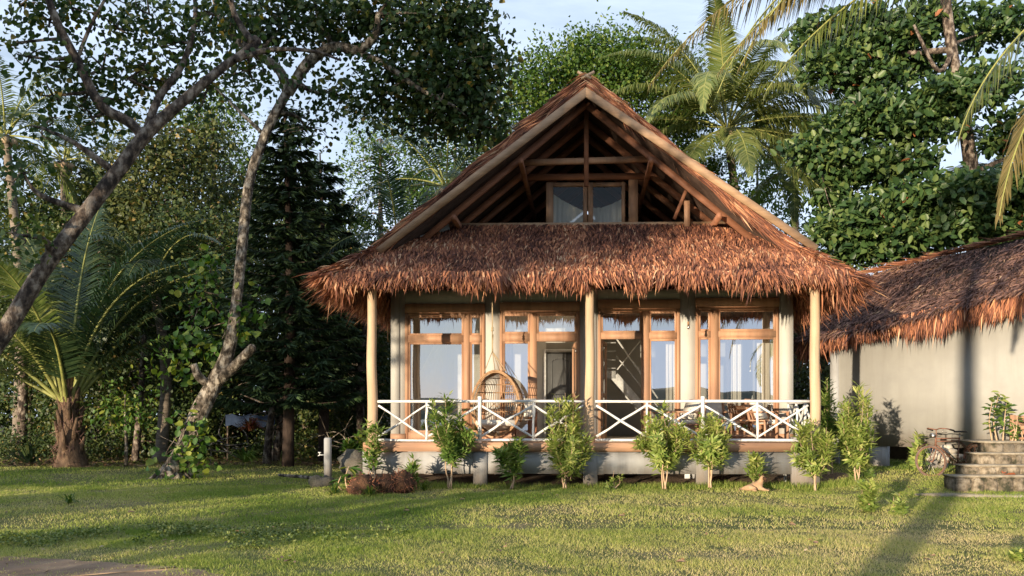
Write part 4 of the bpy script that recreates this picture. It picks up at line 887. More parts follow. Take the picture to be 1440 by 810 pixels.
for s in(-1,1): g=MB(); g.tube([bb+[0,s*.07,0],bb+[s*.12,s*.08,-s*.12],bb+[s*.12,s*.17,-s*.12]],.009,6); g.box(bb+[s*.12,s*.14,-s*.12],(.08,.09,.02)); g.build('crank',M['metal_rust'],bike)
g=MB(); g.tube([bb+[0,-.05,.08],Bp(Wb,r_+.03,-.05)],.005,4); g.tube([bb+[0,-.05,-.08],Bp(Wb,r_-.03,-.05)],.005,4); g.build('chain',M['rubber'],bike)
g=MB(); g.box(Bp(Wb+.37,.62),(.012,.09,.10)); g.build('reflector_plate',M['white_paint'],bike)

# ------------------------------------------------------------------ stones
def rock(name,label,cat,loc,s,mat,grp=None,seed=0,flat=.7,kind=None):
    r2=np.random.default_rng(seed); n=14; V=[];m=9
    off=r2.normal(size=(6,3)); am=r2.uniform(.05,.16,6)
    for i in range(m+1):
        ph=math.pi*i/m
        for a in np.arange(n)*2*math.pi/n:
            d=np.array([math.sin(ph)*math.cos(a),math.sin(ph)*math.sin(a),math.cos(ph)]); k=1+sum(am[q]*math.sin(3.1*d@off[q]+q) for q in range(6)); V.append(d*k*s*np.array([1,.8,flat]))
    i=np.arange(m)[:,None]*n; j=np.arange(n)[None]; k=(j+1)%n
    o=MB().add(V,np.stack([i+j,i+n+j,i+n+k,i+k],-1).reshape(-1,4)).build(name,mat,smooth=True); o.location=loc; o.rotation_euler=(0,0,seed); return tag(o,label,cat,grp,kind)
rs=[]
for i in range(22):
    px=1303+rng.random()*48; d=18.7+rng.random()*.5; py=650-rng.random()*22*(1-abs(px-1330)/40)
    p=P(px,py,d); p[2]=max(p[2],.2); rs.append(p)
for i,p in enumerate(rs): rock('white_stone','pale rubble stone in the heap behind the bicycle','stone',p,rng.uniform(.07,.13),M['stone_white'],'pale stones heaped behind the bicycle',i+5)
rock('mossy_boulder','big mossy grey boulder beside the left end of the porch','boulder',P(498,655,17.9),.36,M['rock_moss'],None,50,.75)
rock('boulder','brown rough stone at the foot of the tap post','stone',P(452,680,17.1),.26,M['rock_moss'],None,51,.6)

# tap post
tp_=thing('tap_post','round grey concrete post with a small brass tap, left of the porch','post',(P(461,683,17.3)[0],17.3,-.02),0)
g=MB(); g.tube([(0,0,-.1),(0,0,.98),(0,0,1.01)],[.078,.076,.06],14); g.build('shaft',M['concrete'],tp_,smooth=True)
g=MB(); g.tube([(-.07,0,.66),(-.16,-.02,.66),(-.19,-.02,.64)],.012,6); g.tube([(-.16,-.02,.66),(-.16,-.02,.71)],.01,6); g.tube([(-.19,-.02,.71),(-.13,-.02,.71)],.01,6); g.build('tap',M['ceramic'],tp_)
g=MB(); g.tube([(0,0,-.1),(0,0,.03)],[.25,.2],10); g.build('footing',M['stone'],tp_)
def log(name,label,cat,pts,r,mat): o=MB().tube(pts,r,8,sub=3).build(name,mat,smooth=True); return tag(o,label,cat)
log('fallen_branch','long pale branch lying on the ground left of the tap post','branch',[P(392,668,18.6),P(430,671,18.3),P(455,674,17.9)],[.03,.04,.03],M['bark_pale'])
g=MB(); x,y=P(425,682,17.3)[:2]; a=np.linspace(0,2*math.pi,20)[:-1]; V=[(x+1.1*math.cos(t)*(1+.2*math.sin(3*t)),y+.45*math.sin(t),float(terr(x,y))+.035) for t in a]; g.prism(V,(0,0,.008)); 

# ------------------------------------------------------------------ foliage tools
def clusters(g,C,rad,n,per,L_,W_,kind,down=0.0,spread=2.0,shell_=.45,bias=0.0,cut=None):
    """leaves gathered in twig clusters inside an ellipsoid"""
    m=max(1,int(n/per)); d=rdir(m); r=rng.random(m)**shell_; T=np.asarray(C)+d*r[:,None]*np.asarray(rad)
    T=T+rng.normal(size=T.shape)*np.asarray(rad)*.06
    pt=np.repeat(T,per,0); od=np.repeat(d,per,0); k=len(pt)
    pt=pt+rng.normal(size=(k,3))*L_*spread
    D=unit(rdir(k)+od*.5+np.array([0,0,-down])); Nn=unit(rdir(k)*.8+np.array([0,0,.8])+np.array([-.35,-.5,0]))
    b=np.repeat(rng.normal(size=m)*.12,per); rn=np.clip(rng.random(k)*.8+b+.1+bias,0,.97); rn[rng.random(k)<.006]=1
    g.leaves(pt,D,Nn,L_*rng.uniform(.5,1.35,k),W_*rng.uniform(.7,1.3,k),rn,kind); return T
def tree(name,label,cat,trunk,limbs,clumps,bark,leafm,L_=.1,W_=.07,per=10,kind=4,down=.2,group=None,twigs=5,trunk_n=10,shell_=.45,auto=True,spread=2.0,bias=0.0,base=None):
    """trunk/limbs: lists of (px,py,d,radius m). clumps: (px,py,d,rx m,rz m,n leaves)"""
    tw=np.array([[*P(a,b,c),r] for a,b,c,r in trunk]) 
    b0=base if base is not None else tw[0,:3]
    t=thing(name,label,cat,b0,0,group)
    g=MB(); g.tube(tw[:,:3],tw[:,3],trunk_n,sub=5)
    gt=g
    if group is None: g.build('trunk',bark,t,smooth=True,world=True)
    nodes=[smooth(tw[:,:3],tw[:,3],5)]
    for lb in limbs:
        w_=np.array([[*P(a,b,c),r] for a,b,c,r in lb]); g=MB(); g.tube(w_[:,:3],w_[:,3],8,sub=5); g.build('limb',bark,t,smooth=True,world=True); nodes.append(smooth(w_[:,:3],w_[:,3],5))
    NP=np.concatenate([n_[0] for n_ in nodes]); NR=np.concatenate([n_[1] for n_ in nodes])
    g=MB(); gb=MB(); any_=False
    for px,py,d,rx_,rz_,n in clumps:
        C=P(px,py,d); T=clusters(g,C,(rx_,rx_*.9,rz_),n,per,L_,W_,kind,down,spread,shell_,bias)
        if auto:
            dd=np.linalg.norm(NP-C,axis=1)+np.where(NP[:,2]>C[2]+rz_*.3,3,0); i=dd.argmin(); A_=NP[i]
            mid=(A_+C)/2+rng.normal(size=3)*.12*np.linalg.norm(C-A_); r0=min(NR[i]*.6,.09); gb.tube([A_,mid,C],[r0,r0*.6,.02],6,sub=4); any_=True
        for q in T[rng.permutation(len(T))[:twigs]]:
            gb.tube([C,(C+q)/2+rng.normal(size=3)*.1*rx_,q],[.02,.013,.005],4,sub=2); any_=True
        if group is None and any_: gb.build('branch',bark,t,smooth=True,world=True); gb=MB(); any_=False
    if group is not None:
        for k_f in gb.f:
            pass
        o_=gt.n
        for V_ in gb.v: gt.v.append(V_); gt.n+=len(V_)
        for k_f in gb.f: gt.f.setdefault(k_f,[]).extend([F_+o_ for F_ in gb.f[k_f]]); gt.r.setdefault(k_f,[]).extend(gb.r[k_f])
        gt.build('trunk',bark,t,smooth=True,world=True)
    g.build('crown',leafm,t,world=True); return t
def frond(g,gr,base,az,el,Lf,droop,leafl=.75,wid=.05,npair=46,twist=0.0,tip=1.0,rr=.03,c0=.5,hang=.5):
    """coconut leaf: arching rachis with two rows of leaflets"""
    k=22; pts=[np.array(base,float)]; e=el; seg=Lf/(k-1); a=az
    for i in range(k-1):
        t=i/(k-1); e=el-droop*(t**1.5); a=az+twist*t
        pts.append(pts[-1]+seg*np.array([math.cos(a)*math.cos(e),math.sin(a)*math.cos(e),math.sin(e)]))
    pts=np.array(pts); gr.tube(pts,np.linspace(rr,.006,k),5,cap=False)
    T=unit(np.gradient(pts,axis=0)); tt=np.linspace(.16,1.0,npair); I=tt*(k-1); i0=np.minimum(I.astype(int),k-2); f=(I-i0)[:,None]
    Pp=pts[i0]*(1-f)+pts[i0+1]*f; Tt=unit(T[i0]*(1-f)+T[i0+1]*f)
    side=unit(np.cross(Tt,np.array([0,0,1.0]))); upn=np.cross(side,Tt)
    Ll=leafl*np.sin(np.clip(tt*1.05,0,1)*math.pi*.80+.45)*tip*rng.uniform(.85,1.1,npair)
    for s in(-1,1):
        D=unit(side*s*1.0+Tt*(.45+.5*tt[:,None])+upn*.15+rng.normal(size=(npair,3))*.07)
        P1=Pp+unit(D+np.array([0,0,-hang*.25]))*Ll[:,None]*.5; P2=P1+unit(D*.75+np.array([0,0,-hang*1.2])+rng.normal(size=(npair,3))*.10)*Ll[:,None]*.5
        S=unit(np.cross(D,upn+np.array([0,0,.2])));  S=unit(Tt-D*np.sum(Tt*D,1)[:,None])
        c=np.clip(c0+rng.normal(size=npair)*.14,0,1)
        g.ribbons(Pp,P1,P2,S,wid*.6,c,w1=wid)
def palm(name,label,base,crown,r0,fronds,leafm,group=None,Lf=4.0,trunk=True,mids=None,nuts=True,c0=.5,wid=.05,leafl=.75,npair=46,bark='palm_bark',hang=.5,rr=.035):
    t=thing(name,label,'palm tree',base,0,group); base=np.array(base,float); crown=np.array(crown,float)
    if trunk:
        pts=[base-[0,0,.2]]+([np.array(m_) for m_ in mids] if mids else [])+[crown]; m=len(pts)
        p,r=smooth(np.array(pts),np.linspace(r0,r0*.62,m),10); r=r*(1+.03*np.sin(np.arange(len(r))*2.5)); r[:2]*=1.35
        g=MB(); g.tube(p,r,12); g.build('trunk',M[bark],t,smooth=True,world=True)
    for fr in fronds:
        az,el,lf,dr=fr[:4]; g=MB(); gr=MB(); tw=fr[4] if len(fr)>4 else 0
        frond(g,gr,crown+np.array([math.cos(az)*.12,math.sin(az)*.12,.1*math.sin(el)]),az,el,Lf*lf,dr,leafl,wid,npair,tw,c0=c0,hang=hang,rr=rr)
        o=g.build('frond',leafm,t,world=True); o2=gr.build('rachis',M['rachis'],o)
        Mi=np.array((Matrix.Translation(t.location)).inverted()); me=o2.data; v=np.zeros(len(me.vertices)*3,np.float32); me.vertices.foreach_get('co',v); v=v.reshape(-1,3)+Mi[:3,3]; me.vertices.foreach_set('co',v.ravel().astype(np.float32))
    if nuts:
        for i in range(6):
            a=i*1.05; g=MB(); g.lathe((0,0,0),[(0,-.13),(.09,-.09),(.12,0),(.1,.08),(0,.13)],10); o=g.build('coconut',M['wood_pale'],t,smooth=True); o.location=crown-base+np.array([.28*math.cos(a),.28*math.sin(a),-.25])
    return t
def rf_(n,els=(1.3,-.3),lf=(.85,1.1),dr=(1.1,1.8),off=0):
    out=[]
    for i in range(n):
        t=i/(n-1); el=els[0]*(1-t)+els[1]*t; out.append((off+i*2.399,el+rng.normal()*.08,rng.uniform(*lf),rng.uniform(*dr),rng.normal()*.25))
    return out
# ------------------------------------------------------------------ trees, left foreground
tree('leaning_tree','pale-barked leaning tree with vines round its foot, left of the bungalow','tree',
 [(243,676,20,.36),(248,655,20,.25),(262,625,20,.20),(283,575,20,.22),(303,535,20,.18),(322,490,20,.15),(333,420,20,.12),(342,330,20.2,.12),(352,250,20.3,.115),(378,178,20.3,.11),(405,128,20.3,.11)],
 [[(405,132,20.3,.13),(392,98,20.2,.11),(352,70,20,.10),(322,45,20,.09),(303,0,19.8,.08),(300,-60,19.8,.06)],
  [(405,132,20.3,.12),(432,90,20.2,.13),(468,66,20,.12),(505,70,19.8,.10),(528,48,19.6,.09),(532,20,19.5,.06)],
  [(495,70,20,.08),(540,90,19.6,.07),(590,125,19.3,.05),(640,150,19,.03)],
  [(303,540,20,.13),(330,515,19.7,.12),(352,492,19.4,.10),(354,489,19.4,.09)],[(300,545,20,.1),(280,530,19.8,.1),(272,512,19.7,.08)],
  [(372,190,20.3,.05),(330,150,20.5,.04),(300,120,20.6,.02)]],
 [(a,b,c+.8,d,e,int(f*.62)) for a,b,c,d,e,f in ((330,30,19.6,1.3,.6,900),(400,20,19.6,1.5,.7,1300),(455,35,19.5,1.2,.6,1000),(520,20,19.4,1.4,.8,1600),(585,35,19.2,1.4,.9,2000),(645,30,19.2,1.1,.8,1700),(680,90,19.2,.85,.8,1500),
  (640,120,19,1.2,.9,2200),(585,110,19.2,1.3,.8,1900),(665,165,19,.9,.55,1100),(535,140,19.6,1.1,.6,900),(600,170,19.3,.9,.5,700),(470,130,20,.9,.6,500),(330,105,20.2,1.0,.6,450),(380,60,19.9,1.0,.5,450),(450,-60,19.5,2.6,.8,1500),(600,-60,19.2,2.4,.9,1800),(430,180,20.4,.7,.5,250))],
 M['bark_brown'] if False else M['bark_pale'],M['leaf_heart_deep'],.14,.12,7,6,.5,spread=1.5,trunk_n=14,twigs=8,shell_=.6)
tree('slanting_tree','slanting tree with mottled trunk, its sparse heart-shaped leaves against the sky at upper left','tree',
 [(-190,760,13,.22),(-120,640,13.1,.18),(0,476,13.3,.135),(60,380,13.5,.125),(122,298,13.7,.118),(172,232,13.9,.115),(208,186,14,.105),(262,138,14.2,.085),(312,96,14.4,.07),(345,72,14.5,.06),(362,55,14.6,.085)],
 [[(203,195,14,.08),(182,172,14,.085),(142,148,13.9,.08),(112,92,13.8,.07),(80,30,13.6,.06),(58,-30,13.5,.05)],
  [(205,190,14,.07),(222,140,14.2,.06),(258,88,14.5,.05),(275,20,14.7,.04),(268,-30,14.8,.03)],
  [(108,85,13.8,.03),(128,35,13.9,.028),(150,-5,14,.02)],[(330,85,14.4,.05),(380,70,14.6,.045),(440,72,14.8,.03),(480,85,15,.02)],
  [(355,60,14.5,.06),(330,20,14.6,.05),(320,-30,14.6,.04)]],
 [(a,b,c+.3,d,e,int(f*.6)) for a,b,c,d,e,f in ((30,8,13.6,.5,.3,200),(70,30,13.6,.45,.3,170),(25,60,13.5,.3,.15,70),(42,80,13.4,.5,.25,170),(85,95,13.6,.5,.3,200),(145,95,13.9,.5,.25,200),(180,110,14,.5,.3,220),(120,140,13.8,.45,.25,150),(75,135,13.7,.5,.2,140),
  (165,40,14.1,.55,.3,260),(210,20,14.3,.7,.4,380),(225,60,14.3,.5,.35,240),(270,45,14.6,.6,.45,300),(300,20,14.6,.6,.4,300),(245,110,14.4,.6,.35,260),(290,130,14.5,.6,.35,240),(130,165,13.9,.5,.25,130),(100,10,13.8,.5,.3,200),(195,90,14.2,.5,.3,200),(160,140,14,.4,.2,120),(350,100,14.6,.6,.4,260),(330,20,14.6,.5,.4,240),
  (60,180,13.4,.5,.3,120),(120,-30,13.6,1.4,.4,500),(30,240,13,.6,.4,200),(20,330,12.8,.5,.4,150))],
 M['bark_brown'],M['leaf_heart'],.10,.09,6,6,.75,spread=1.5,trunk_n=14,twigs=4,base=np.array([*P(-190,760,13)[:2],-.1]))
# vines on the pale trunk
def vine(label,spots,par_d,mat=M['leaf_vine'],L_=.16):
    c=P(*spots[0][:2],par_d); t=thing('climbing_vine',label,'vine',(c[0],c[1],max(0,c[2])),0)
    g=MB(); gs=MB(); pts=[]
    for px,py,rx_,rz_,n in spots:
        C=P(px,py,par_d-.25); clusters(g,C,(rx_,.3,rz_),n,5,L_,L_*.95,6,.6,1.0); pts.append(C)
    if len(pts)>1: gs.tube(pts,.012,5,sub=3)
    g.build('foliage',mat,t,world=True)
    if len(pts)>1: gs.build('stem',M['bark_brown'],t,world=True,smooth=True)
    return t
vine('large-leaved green vine round the foot of the pale leaning tree',[(268,658,.22,.22,50),(272,632,.25,.3,70),(276,605,.22,.25,35),(232,640,.12,.15,16),(266,590,.2,.2,20)],19.9)
vine('vine hanging in curtains from the middle of the pale leaning trunk',[(300,500,.4,.4,40),(318,455,.5,.6,80),(285,410,.6,.8,100),(352,440,.3,.7,50),(270,470,.6,.6,90),(250,520,.4,.5,50),(300,370,.5,.5,50)],20.35)
# young coconut palm on the left
bp=P(98,657,24.5); bp[2]=0
cr0=P(95,560,24.5)
yf=[(R(165),.95,1.2,1.0),(R(140),1.3,1.35,.9),(R(95),1.48,1.3,.6),(R(60),1.25,1.3,1.3),(R(10),1.2,1.5,1.75),(R(345),1.3,1.3,1.7,.2),(R(185),.55,1.05,.8),(R(200),.8,1.2,1.1),(R(235),1.1,1.1,1.5),(R(290),1.0,.9,1.6),(R(30),.9,1.15,1.6),(R(262),1.3,1.05,1.2),(R(135),1.1,1.4,1.2),(R(0),1.42,1.35,1.3),(R(180),1.3,1.4,.9),(R(20),1.05,1.4,1.5),(R(210),1.35,1.35,.9)]
t=thing('young_coconut_palm','young coconut palm with a stout fibrous base and long arching fronds near the left edge','palm tree',bp,0)
g=MB(); g.tube([bp+[.05,0,-.2],bp+[.05,0,.25],bp+[0,0,.8],cr0+[0,0,0],cr0+[0,0,.9]],[.54,.38,.26,.2,.13],14,sub=4)
for i in range(16): # old leaf bases
    a=i*2.4; z=.25+i*.11; q=bp+np.array([math.cos(a)*(.28-z*.07),math.sin(a)*(.28-z*.07),z]); g.tube([q,q+np.array([math.cos(a)*.16,math.sin(a)*.16,.6])],[.10,.03],6)
o_=g.build('trunk',M['palm_base'],t,smooth=True,world=True)
n=500; a=rng.random(n)*6.28; zq=rng.random(n)*2.4; rq=.39-.09*zq; O=np.stack([bp[0]+rq*np.cos(a),bp[1]+rq*np.sin(a),zq],-1)-bp; Dq=unit(np.stack([np.cos(a)*.35,np.sin(a)*.35,rng.choice([-1,1],n)*rng.uniform(.3,1,n)],-1)+rng.normal(size=(n,3))*.3)
g=MB(); g.ribbons(O,O+Dq*.15,O+Dq*.32,rdir(n),.018,rng.random(n)*.6,w1=.012); g.build('fibre',M['thatch_grey'],t)
def addfrond(t,base,az,el,Lf,dr,mat,c0=.5,tw=0,leafl=1.0,npair=60,wid=.055,rr=.05,hang=.5):
    g=MB(); gr=MB(); frond(g,gr,base,az,el,Lf,dr,leafl,wid,npair,tw,c0=c0,rr=rr,hang=hang); o=g.build('frond',mat,t,world=True)
    V=np.concatenate(gr.v)-np.array(t.location); gr.v=[V]; gr.build('rachis',M['rachis'],o,smooth=True)
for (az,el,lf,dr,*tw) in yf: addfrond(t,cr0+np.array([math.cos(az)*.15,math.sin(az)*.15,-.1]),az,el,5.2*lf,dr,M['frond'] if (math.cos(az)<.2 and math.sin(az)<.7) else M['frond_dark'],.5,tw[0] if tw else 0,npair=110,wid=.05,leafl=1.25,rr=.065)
# far palms at the left
def sp(name,label,cpx,cpy,d,Lf,n,mat,c0=.5,grp=None,bpx=None,off=0.,**k):
    c=P(cpx,cpy,d); b=P(bpx if bpx is not None else cpx-10,600,d); b[2]=0
    m=(b+c)/2+np.array([.3,0,0]); return palm(name,label,b,c,.2,rf_(n,off=off),M[mat],grp,Lf,True,[m],c0=c0,**k)
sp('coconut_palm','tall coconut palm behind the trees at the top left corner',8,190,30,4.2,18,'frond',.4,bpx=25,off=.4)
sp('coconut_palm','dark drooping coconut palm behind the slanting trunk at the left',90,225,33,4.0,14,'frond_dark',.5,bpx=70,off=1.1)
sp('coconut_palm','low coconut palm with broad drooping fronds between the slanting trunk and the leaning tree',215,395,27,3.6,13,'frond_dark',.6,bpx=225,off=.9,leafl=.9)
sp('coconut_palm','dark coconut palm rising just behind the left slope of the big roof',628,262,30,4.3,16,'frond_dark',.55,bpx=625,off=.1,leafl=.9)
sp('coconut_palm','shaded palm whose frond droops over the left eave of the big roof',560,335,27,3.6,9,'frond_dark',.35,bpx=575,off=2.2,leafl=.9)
# sunny palm right of the gable
c=P(1022,180,31); b=P(1045,600,31); b[2]=0
fr=[(R(90),1.5,1.05,.6),(R(178),1.2,1.0,.9),(R(150),1.25,1.05,1.2),(R(200),.9,1.0,1.5),(R(10),.85,1.05,1.5),(R(-20),.6,.95,1.7),(R(350),-.1,1.0,.9),(R(-60),.5,.9,1.9),(R(225),.4,.9,1.7),(R(195),.0,.9,1.1),(R(-75),1.0,.9,2.1),(R(30),.2,1.0,1.3),(R(-40),-.3,.95,.9),(R(250),1.3,.9,1.2),(R(100),.9,1,1.4),(R(60),1.15,1.05,1.2),(R(0),1.25,1.0,1.0),(R(-90),-.3,.85,.9),(R(235),-.4,.85,.7),(R(-10),-.5,1.0,.6),(R(130),.5,1,1.3),(R(0),.5,1.15,1.7),(R(-20),.15,1.1,1.3),(R(15),.35,1.15,1.5),(R(200),.55,1.1,1.7),(R(170),.3,1.1,1.5),(R(-70),.7,1,2.2),(R(-110),.6,1,2.2),(R(40),.6,1.1,1.4),(R(345),.95,1.1,1.7)]
palm('coconut_palm','sunlit coconut palm with broad golden-green fronds beside the right slope of the gable',b,c,.22,fr,M['frond'],None,5.7,True,[(b+c)/2+[.4,0,0]],c0=.58,leafl=1.1,wid=.05,npair=120,hang=.8)
c=P(1118,230,36); b=P(1120,600,36); b[2]=0
palm('coconut_palm','second coconut palm half hidden behind the sunlit one and the broad-leaved tree',b,c,.2,rf_(16,(1.2,-.6),off=.7),M['frond'],None,5.0,True,[(b+c)/2],c0=.4,leafl=1.0,wid=.05,npair=100,hang=.8)
c=P(1425,235,28); b=P(1440,600,28); b[2]=0
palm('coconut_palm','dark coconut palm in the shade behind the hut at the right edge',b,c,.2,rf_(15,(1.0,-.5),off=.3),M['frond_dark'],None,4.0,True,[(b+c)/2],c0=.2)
# palm standing off to the right of the view whose fronds hang into the top
b=np.array([7.4,8.2,0]); c=np.array([7.0,9.3,6.8])
pr=thing('coconut_palm','near coconut palm whose golden fronds hang down into the top of the view','palm tree',b,0)
g=MB(); p,r=smooth(np.array([b-[0,0,.2],b+[.1,0,2],b+[.1,.3,5],c]),[.22,.17,.15,.13],10); g.tube(p,r,12); g.build('trunk',M['palm_bark'],pr,smooth=True,world=True)
for az,el,lf,dr,dry in((R(184),-.65,4.1,.8,1),(R(196),-.85,3.8,.6,1),(R(170),-.35,3.5,1.0,0),(R(183),.10,5.9,1.1,1),(R(181),.02,5.4,1.05,0),(R(184),.2,5.9,1.4,1),(R(178),.16,6.6,1.15,1),(R(180),.22,6.2,1.5,0),(R(174),.3,5.4,1.4,0),(R(190),.30,5.0,1.25,0),(R(166),.75,5.4,1.6,0),(R(150),.9,4.2,1.5,0),(R(230),-.1,3.2,1.2,1),(R(90),.5,3.7,1.2,0),(R(20),.6,3.7,1.2,0),(R(-40),.5,3.7,1.2,0),(R(-90),.4,3.7,1.2,0),(R(60),1.1,3.7,1.2,0),(R(270),.9,3.7,1.3,0)):
    addfrond(pr,c,az,el,lf,dr,M['frond_dry'] if dry else M['frond'],.6,0,.95,int(20*lf),.032,.03,hang=1.6)
# broad round tree behind the bungalow
rc=[(850,95,33,2.4,1.2,5200),(790,110,33,2.0,1.2,4200),(910,105,33,2.2,1.1,4200),(745,130,32,1.3,1.3,2600),(960,160,33,1.3,1.2,2200),(860,150,33,3,1.6,5200),(760,190,33,2,1.5,3200),(930,210,33,2.2,1.4,3000),(980,235,32,1.0,1.0,1200),(700,230,33,1.6,1.4,2200),(985,130,34,.9,.5,500),(840,75,33.4,1.2,.7,1600),(990,270,31,1.4,1.2,1600),(660,270,33,1.5,1.3,1600)]
tree('round_tree','large round tree with small bright leaves rising behind the peak of the roof','tree',[(850,600,34,.4),(845,400,34,.34),(850,250,34,.28),(855,150,34,.2)],[[(850,260,34,.2),(780,180,33.5,.12),(750,130,33,.06)],[(850,270,34,.2),(930,190,33.5,.12),(960,140,33,.06)]],rc,M['bark_brown'],M['leaf_small'],.17,.10,12,4,.2,spread=1.6,twigs=4,base=P(850,636,34)*[1,1,0])
# broad-leaved tree behind the hut
ac=[(1150,55,26,1.0,.7,1000),(1200,40,26,1.3,.8,1700),(1180,95,25.5,1.1,.6,1300),(1250,60,25.5,1.3,.8,1800),(1300,30,25.5,1.2,.6,1400),(1230,115,25.5,1.2,.45,1300),(1290,95,26,.9,.5,700),(1400,40,26,1.3,1.0,1700),
 (1150,215,25,.9,.55,1100),(1190,185,25,1.1,.55,1400),(1235,160,24.6,1.1,.6,1500),(1290,175,24.4,1.2,.8,2000),(1330,140,24.2,1.1,.7,1600),(1385,120,24.2,1.1,.8,1600),(1200,235,25,1.2,.45,1300),(1260,235,24.6,1.2,.6,1700),(1180,270,25,.7,.4,500),(1420,190,24.5,.9,.8,1000),
 (1185,325,24.2,.9,.45,1100),(1240,300,24,1.2,.65,1900),(1300,285,23.6,1.3,.75,2400),(1365,275,23.4,1.2,.7,2300),(1425,270,23.2,1.1,.7,2000),(1210,355,24.4,1.0,.4,1100),(1280,335,24,1.4,.5,1700),(1350,320,23.8,1.3,.4,1500),(1440,320,23.6,1.2,.5,1400),(1170,300,25,.5,.3,300)]
tree('broad_leaved_tree','tall tree with tiers of large glossy leaves standing behind the hut','tree',
 [(1385,620,26,.3),(1378,450,25.6,.27),(1370,330,25.2,.24),(1366,240,25,.21),(1354,160,24.8,.18),(1340,80,24.6,.16),(1330,0,24.5,.14),(1325,-60,24.5,.1)],
 [[(1350,140,24.8,.1),(1300,160,24.6,.07),(1240,175,24.8,.05),(1180,205,25,.03)],[(1338,70,24.6,.1),(1270,75,25.2,.07),(1200,80,25.6,.05),(1150,70,26,.03)],[(1368,300,25.2,.1),(1310,300,24.4,.08),(1250,315,24.2,.05),(1190,330,24.2,.03)],[(1366,245,25,.1),(1410,225,24.4,.06),(1450,215,24,.04)],[(1345,60,24.6,.08),(1320,100,24.2,.06),(1285,35,24.0,.04)],[(1355,150,24.8,.1),(1400,130,24.6,.06)]],
 [(a,b,c,r*1.0,h*.62,int(n*.70)) for a,b,c,r,h,n in ac],M['bark_brown'],M['leaf_almond'],.24,.14,8,6,-.1,spread=.62,twigs=4,base=P(1385,640,26)*[1,1,0]+[0,0,.2])
# conifers
def conifer(label,px,top,d,H0,R0,n_w,seed,grp=None):
    t_=P(px,top,d); b=np.array([t_[0]+.1,d,0.]); t=thing('conifer',label,'conifer',b,0,grp); hgt=t_[2]
    g=MB(); g.tube([b,b+[.05,0,hgt*.5],b+[-.1,0,hgt]],[.17,.12,.02],9,sub=5); g.build('trunk',M['bark_dark'],t,smooth=True,world=True)
    g=MB(); gb=MB()
    for i in range(n_w):
        z=H0+(hgt-H0)*(i/n_w)**1.0; rr_=R0*(1-(i/n_w))**.7*rng.uniform(.8,1.1)+.15; a0=rng.random()*6
        for j in range(6):
            a=a0+j*1.047+rng.normal()*.15; k=14; s=np.linspace(0,1,k)[:,None]; dr=rng.uniform(.1,.3)
            q=b+[0,0,z]+np.concatenate([np.cos(a)*rr_*s,np.sin(a)*rr_*s,-dr*rr_*s*(1-s*.7)*1.6+.12*rr_*s**3],1); gb.tube(q[::3],[.03,.02,.014,.01,.008][:len(q[::3])],4,cap=False)
            m=int(95*rr_)+10; ii=rng.random(m)**.8*(k-1.01); i0=ii.astype(int); f=(ii-i0)[:,None]; O=q[i0]*(1-f)+q[i0+1]*f
            T=np.array([math.cos(a),math.sin(a),-.2]); S=np.array([-math.sin(a),math.cos(a),0])
            D=unit(T*.7+S*rng.choice([-1,1],m)[:,None]*rng.uniform(.3,1,m)[:,None]+np.array([0,0,-.45])*rng.random(m)[:,None]+rng.normal(size=(m,3))*.12)
            g.leaves(O,D,np.tile([0,0,1.],(m,1))+rng.normal(size=(m,3))*.5,rng.uniform(.22,.42,m),.07,rng.random(m))
    gb.build('branches',M['bark_dark'],t,world=True); g.build('crown',M['leaf_conifer'],t,world=True)
conifer('tall dark conifer with tiers of drooping boughs, between the pale leaning tree and the bungalow',400,140,24,1.9,2.0,24,1)
conifer('slimmer dark conifer immediately left of the roof eave',450,215,26.5,2.2,1.8,19,2)
# forest behind, left to right
ft=[]
def forest(px,ptop,pbot,d,wd,leafm,label,n=6000,bark='bark_brown',L_=.2,W_=.13,lean=0,k=9,kind=4,seed=0):
    ct=[];hh=(pbot-ptop)
    for i in range(k):
        t=(i+.5)/k; y=ptop+hh*t; wv=wd*(math.sin(math.pi*min(1,(t*.85+.12)))**.6)
        for s in(-1,1): ct.append((px+s*wv*F/d*.38+rng.normal()*wd*F/d*.10,y+rng.normal()*hh/k*.3,d+rng.normal()*.6,wv*.62,max(.5,hh/k*d/F*.85),int(n*1.7/(2*k))))
    tree('forest_tree',label,'tree',[(px+lean,640,d,.22),(px+lean*.5,(640+pbot)/2,d,.18),(px,(ptop+pbot)/2,d,.13),(px,ptop+20,d,.05)],[],ct,M[bark],M[leafm],L_,W_,12,kind,.25,'trees of the wood behind the lawn',twigs=2,spread=1.5,base=P(px+lean,600,d)*[1,1,0])
forest(235,170,560,31,3.0,'leaf_forest_olive','olive-brown leafy tree behind the slanting trunk, left of the pale leaning tree',9500)
forest(140,235,600,34,3.2,'leaf_forest','dark green tree behind the young coconut palm',8500)
forest(40,280,610,33,3.0,'leaf_forest','dark tree at the far left edge behind the palm fronds',8000)
forest(-60,200,600,36,4,'leaf_forest','dense tree just past the left edge of the wood',6000)
forest(300,130,420,38,3.0,'leaf_small','paler fine-leaved tree rising above the olive-brown one',6500,L_=.18,W_=.11)
forest(380,230,600,40,3.2,'leaf_forest','dark tree hidden mostly behind the two conifers',7000)
forest(480,330,620,36,2.4,'leaf_forest','bushy dark tree below the left eave of the big roof',6000)
forest(535,175,500,41,3.0,'leaf_small','fine-leaved tree above and behind the left eave, against the sky',4600,L_=.18,W_=.11)
forest(535,440,640,33,1.7,'leaf_forest_olive','light olive bush-like tree seen between the left post and the wood',5200,L_=.16,W_=.1)
forest(600,230,520,40,2.5,'leaf_small','fine-leaved tree directly behind the palm at the left slope of the roof',3800,L_=.18,W_=.11)
forest(430,560,640,30,1.6,'leaf_forest','low dark thicket tree behind the tap post',4200,L_=.15,W_=.1,k=4)
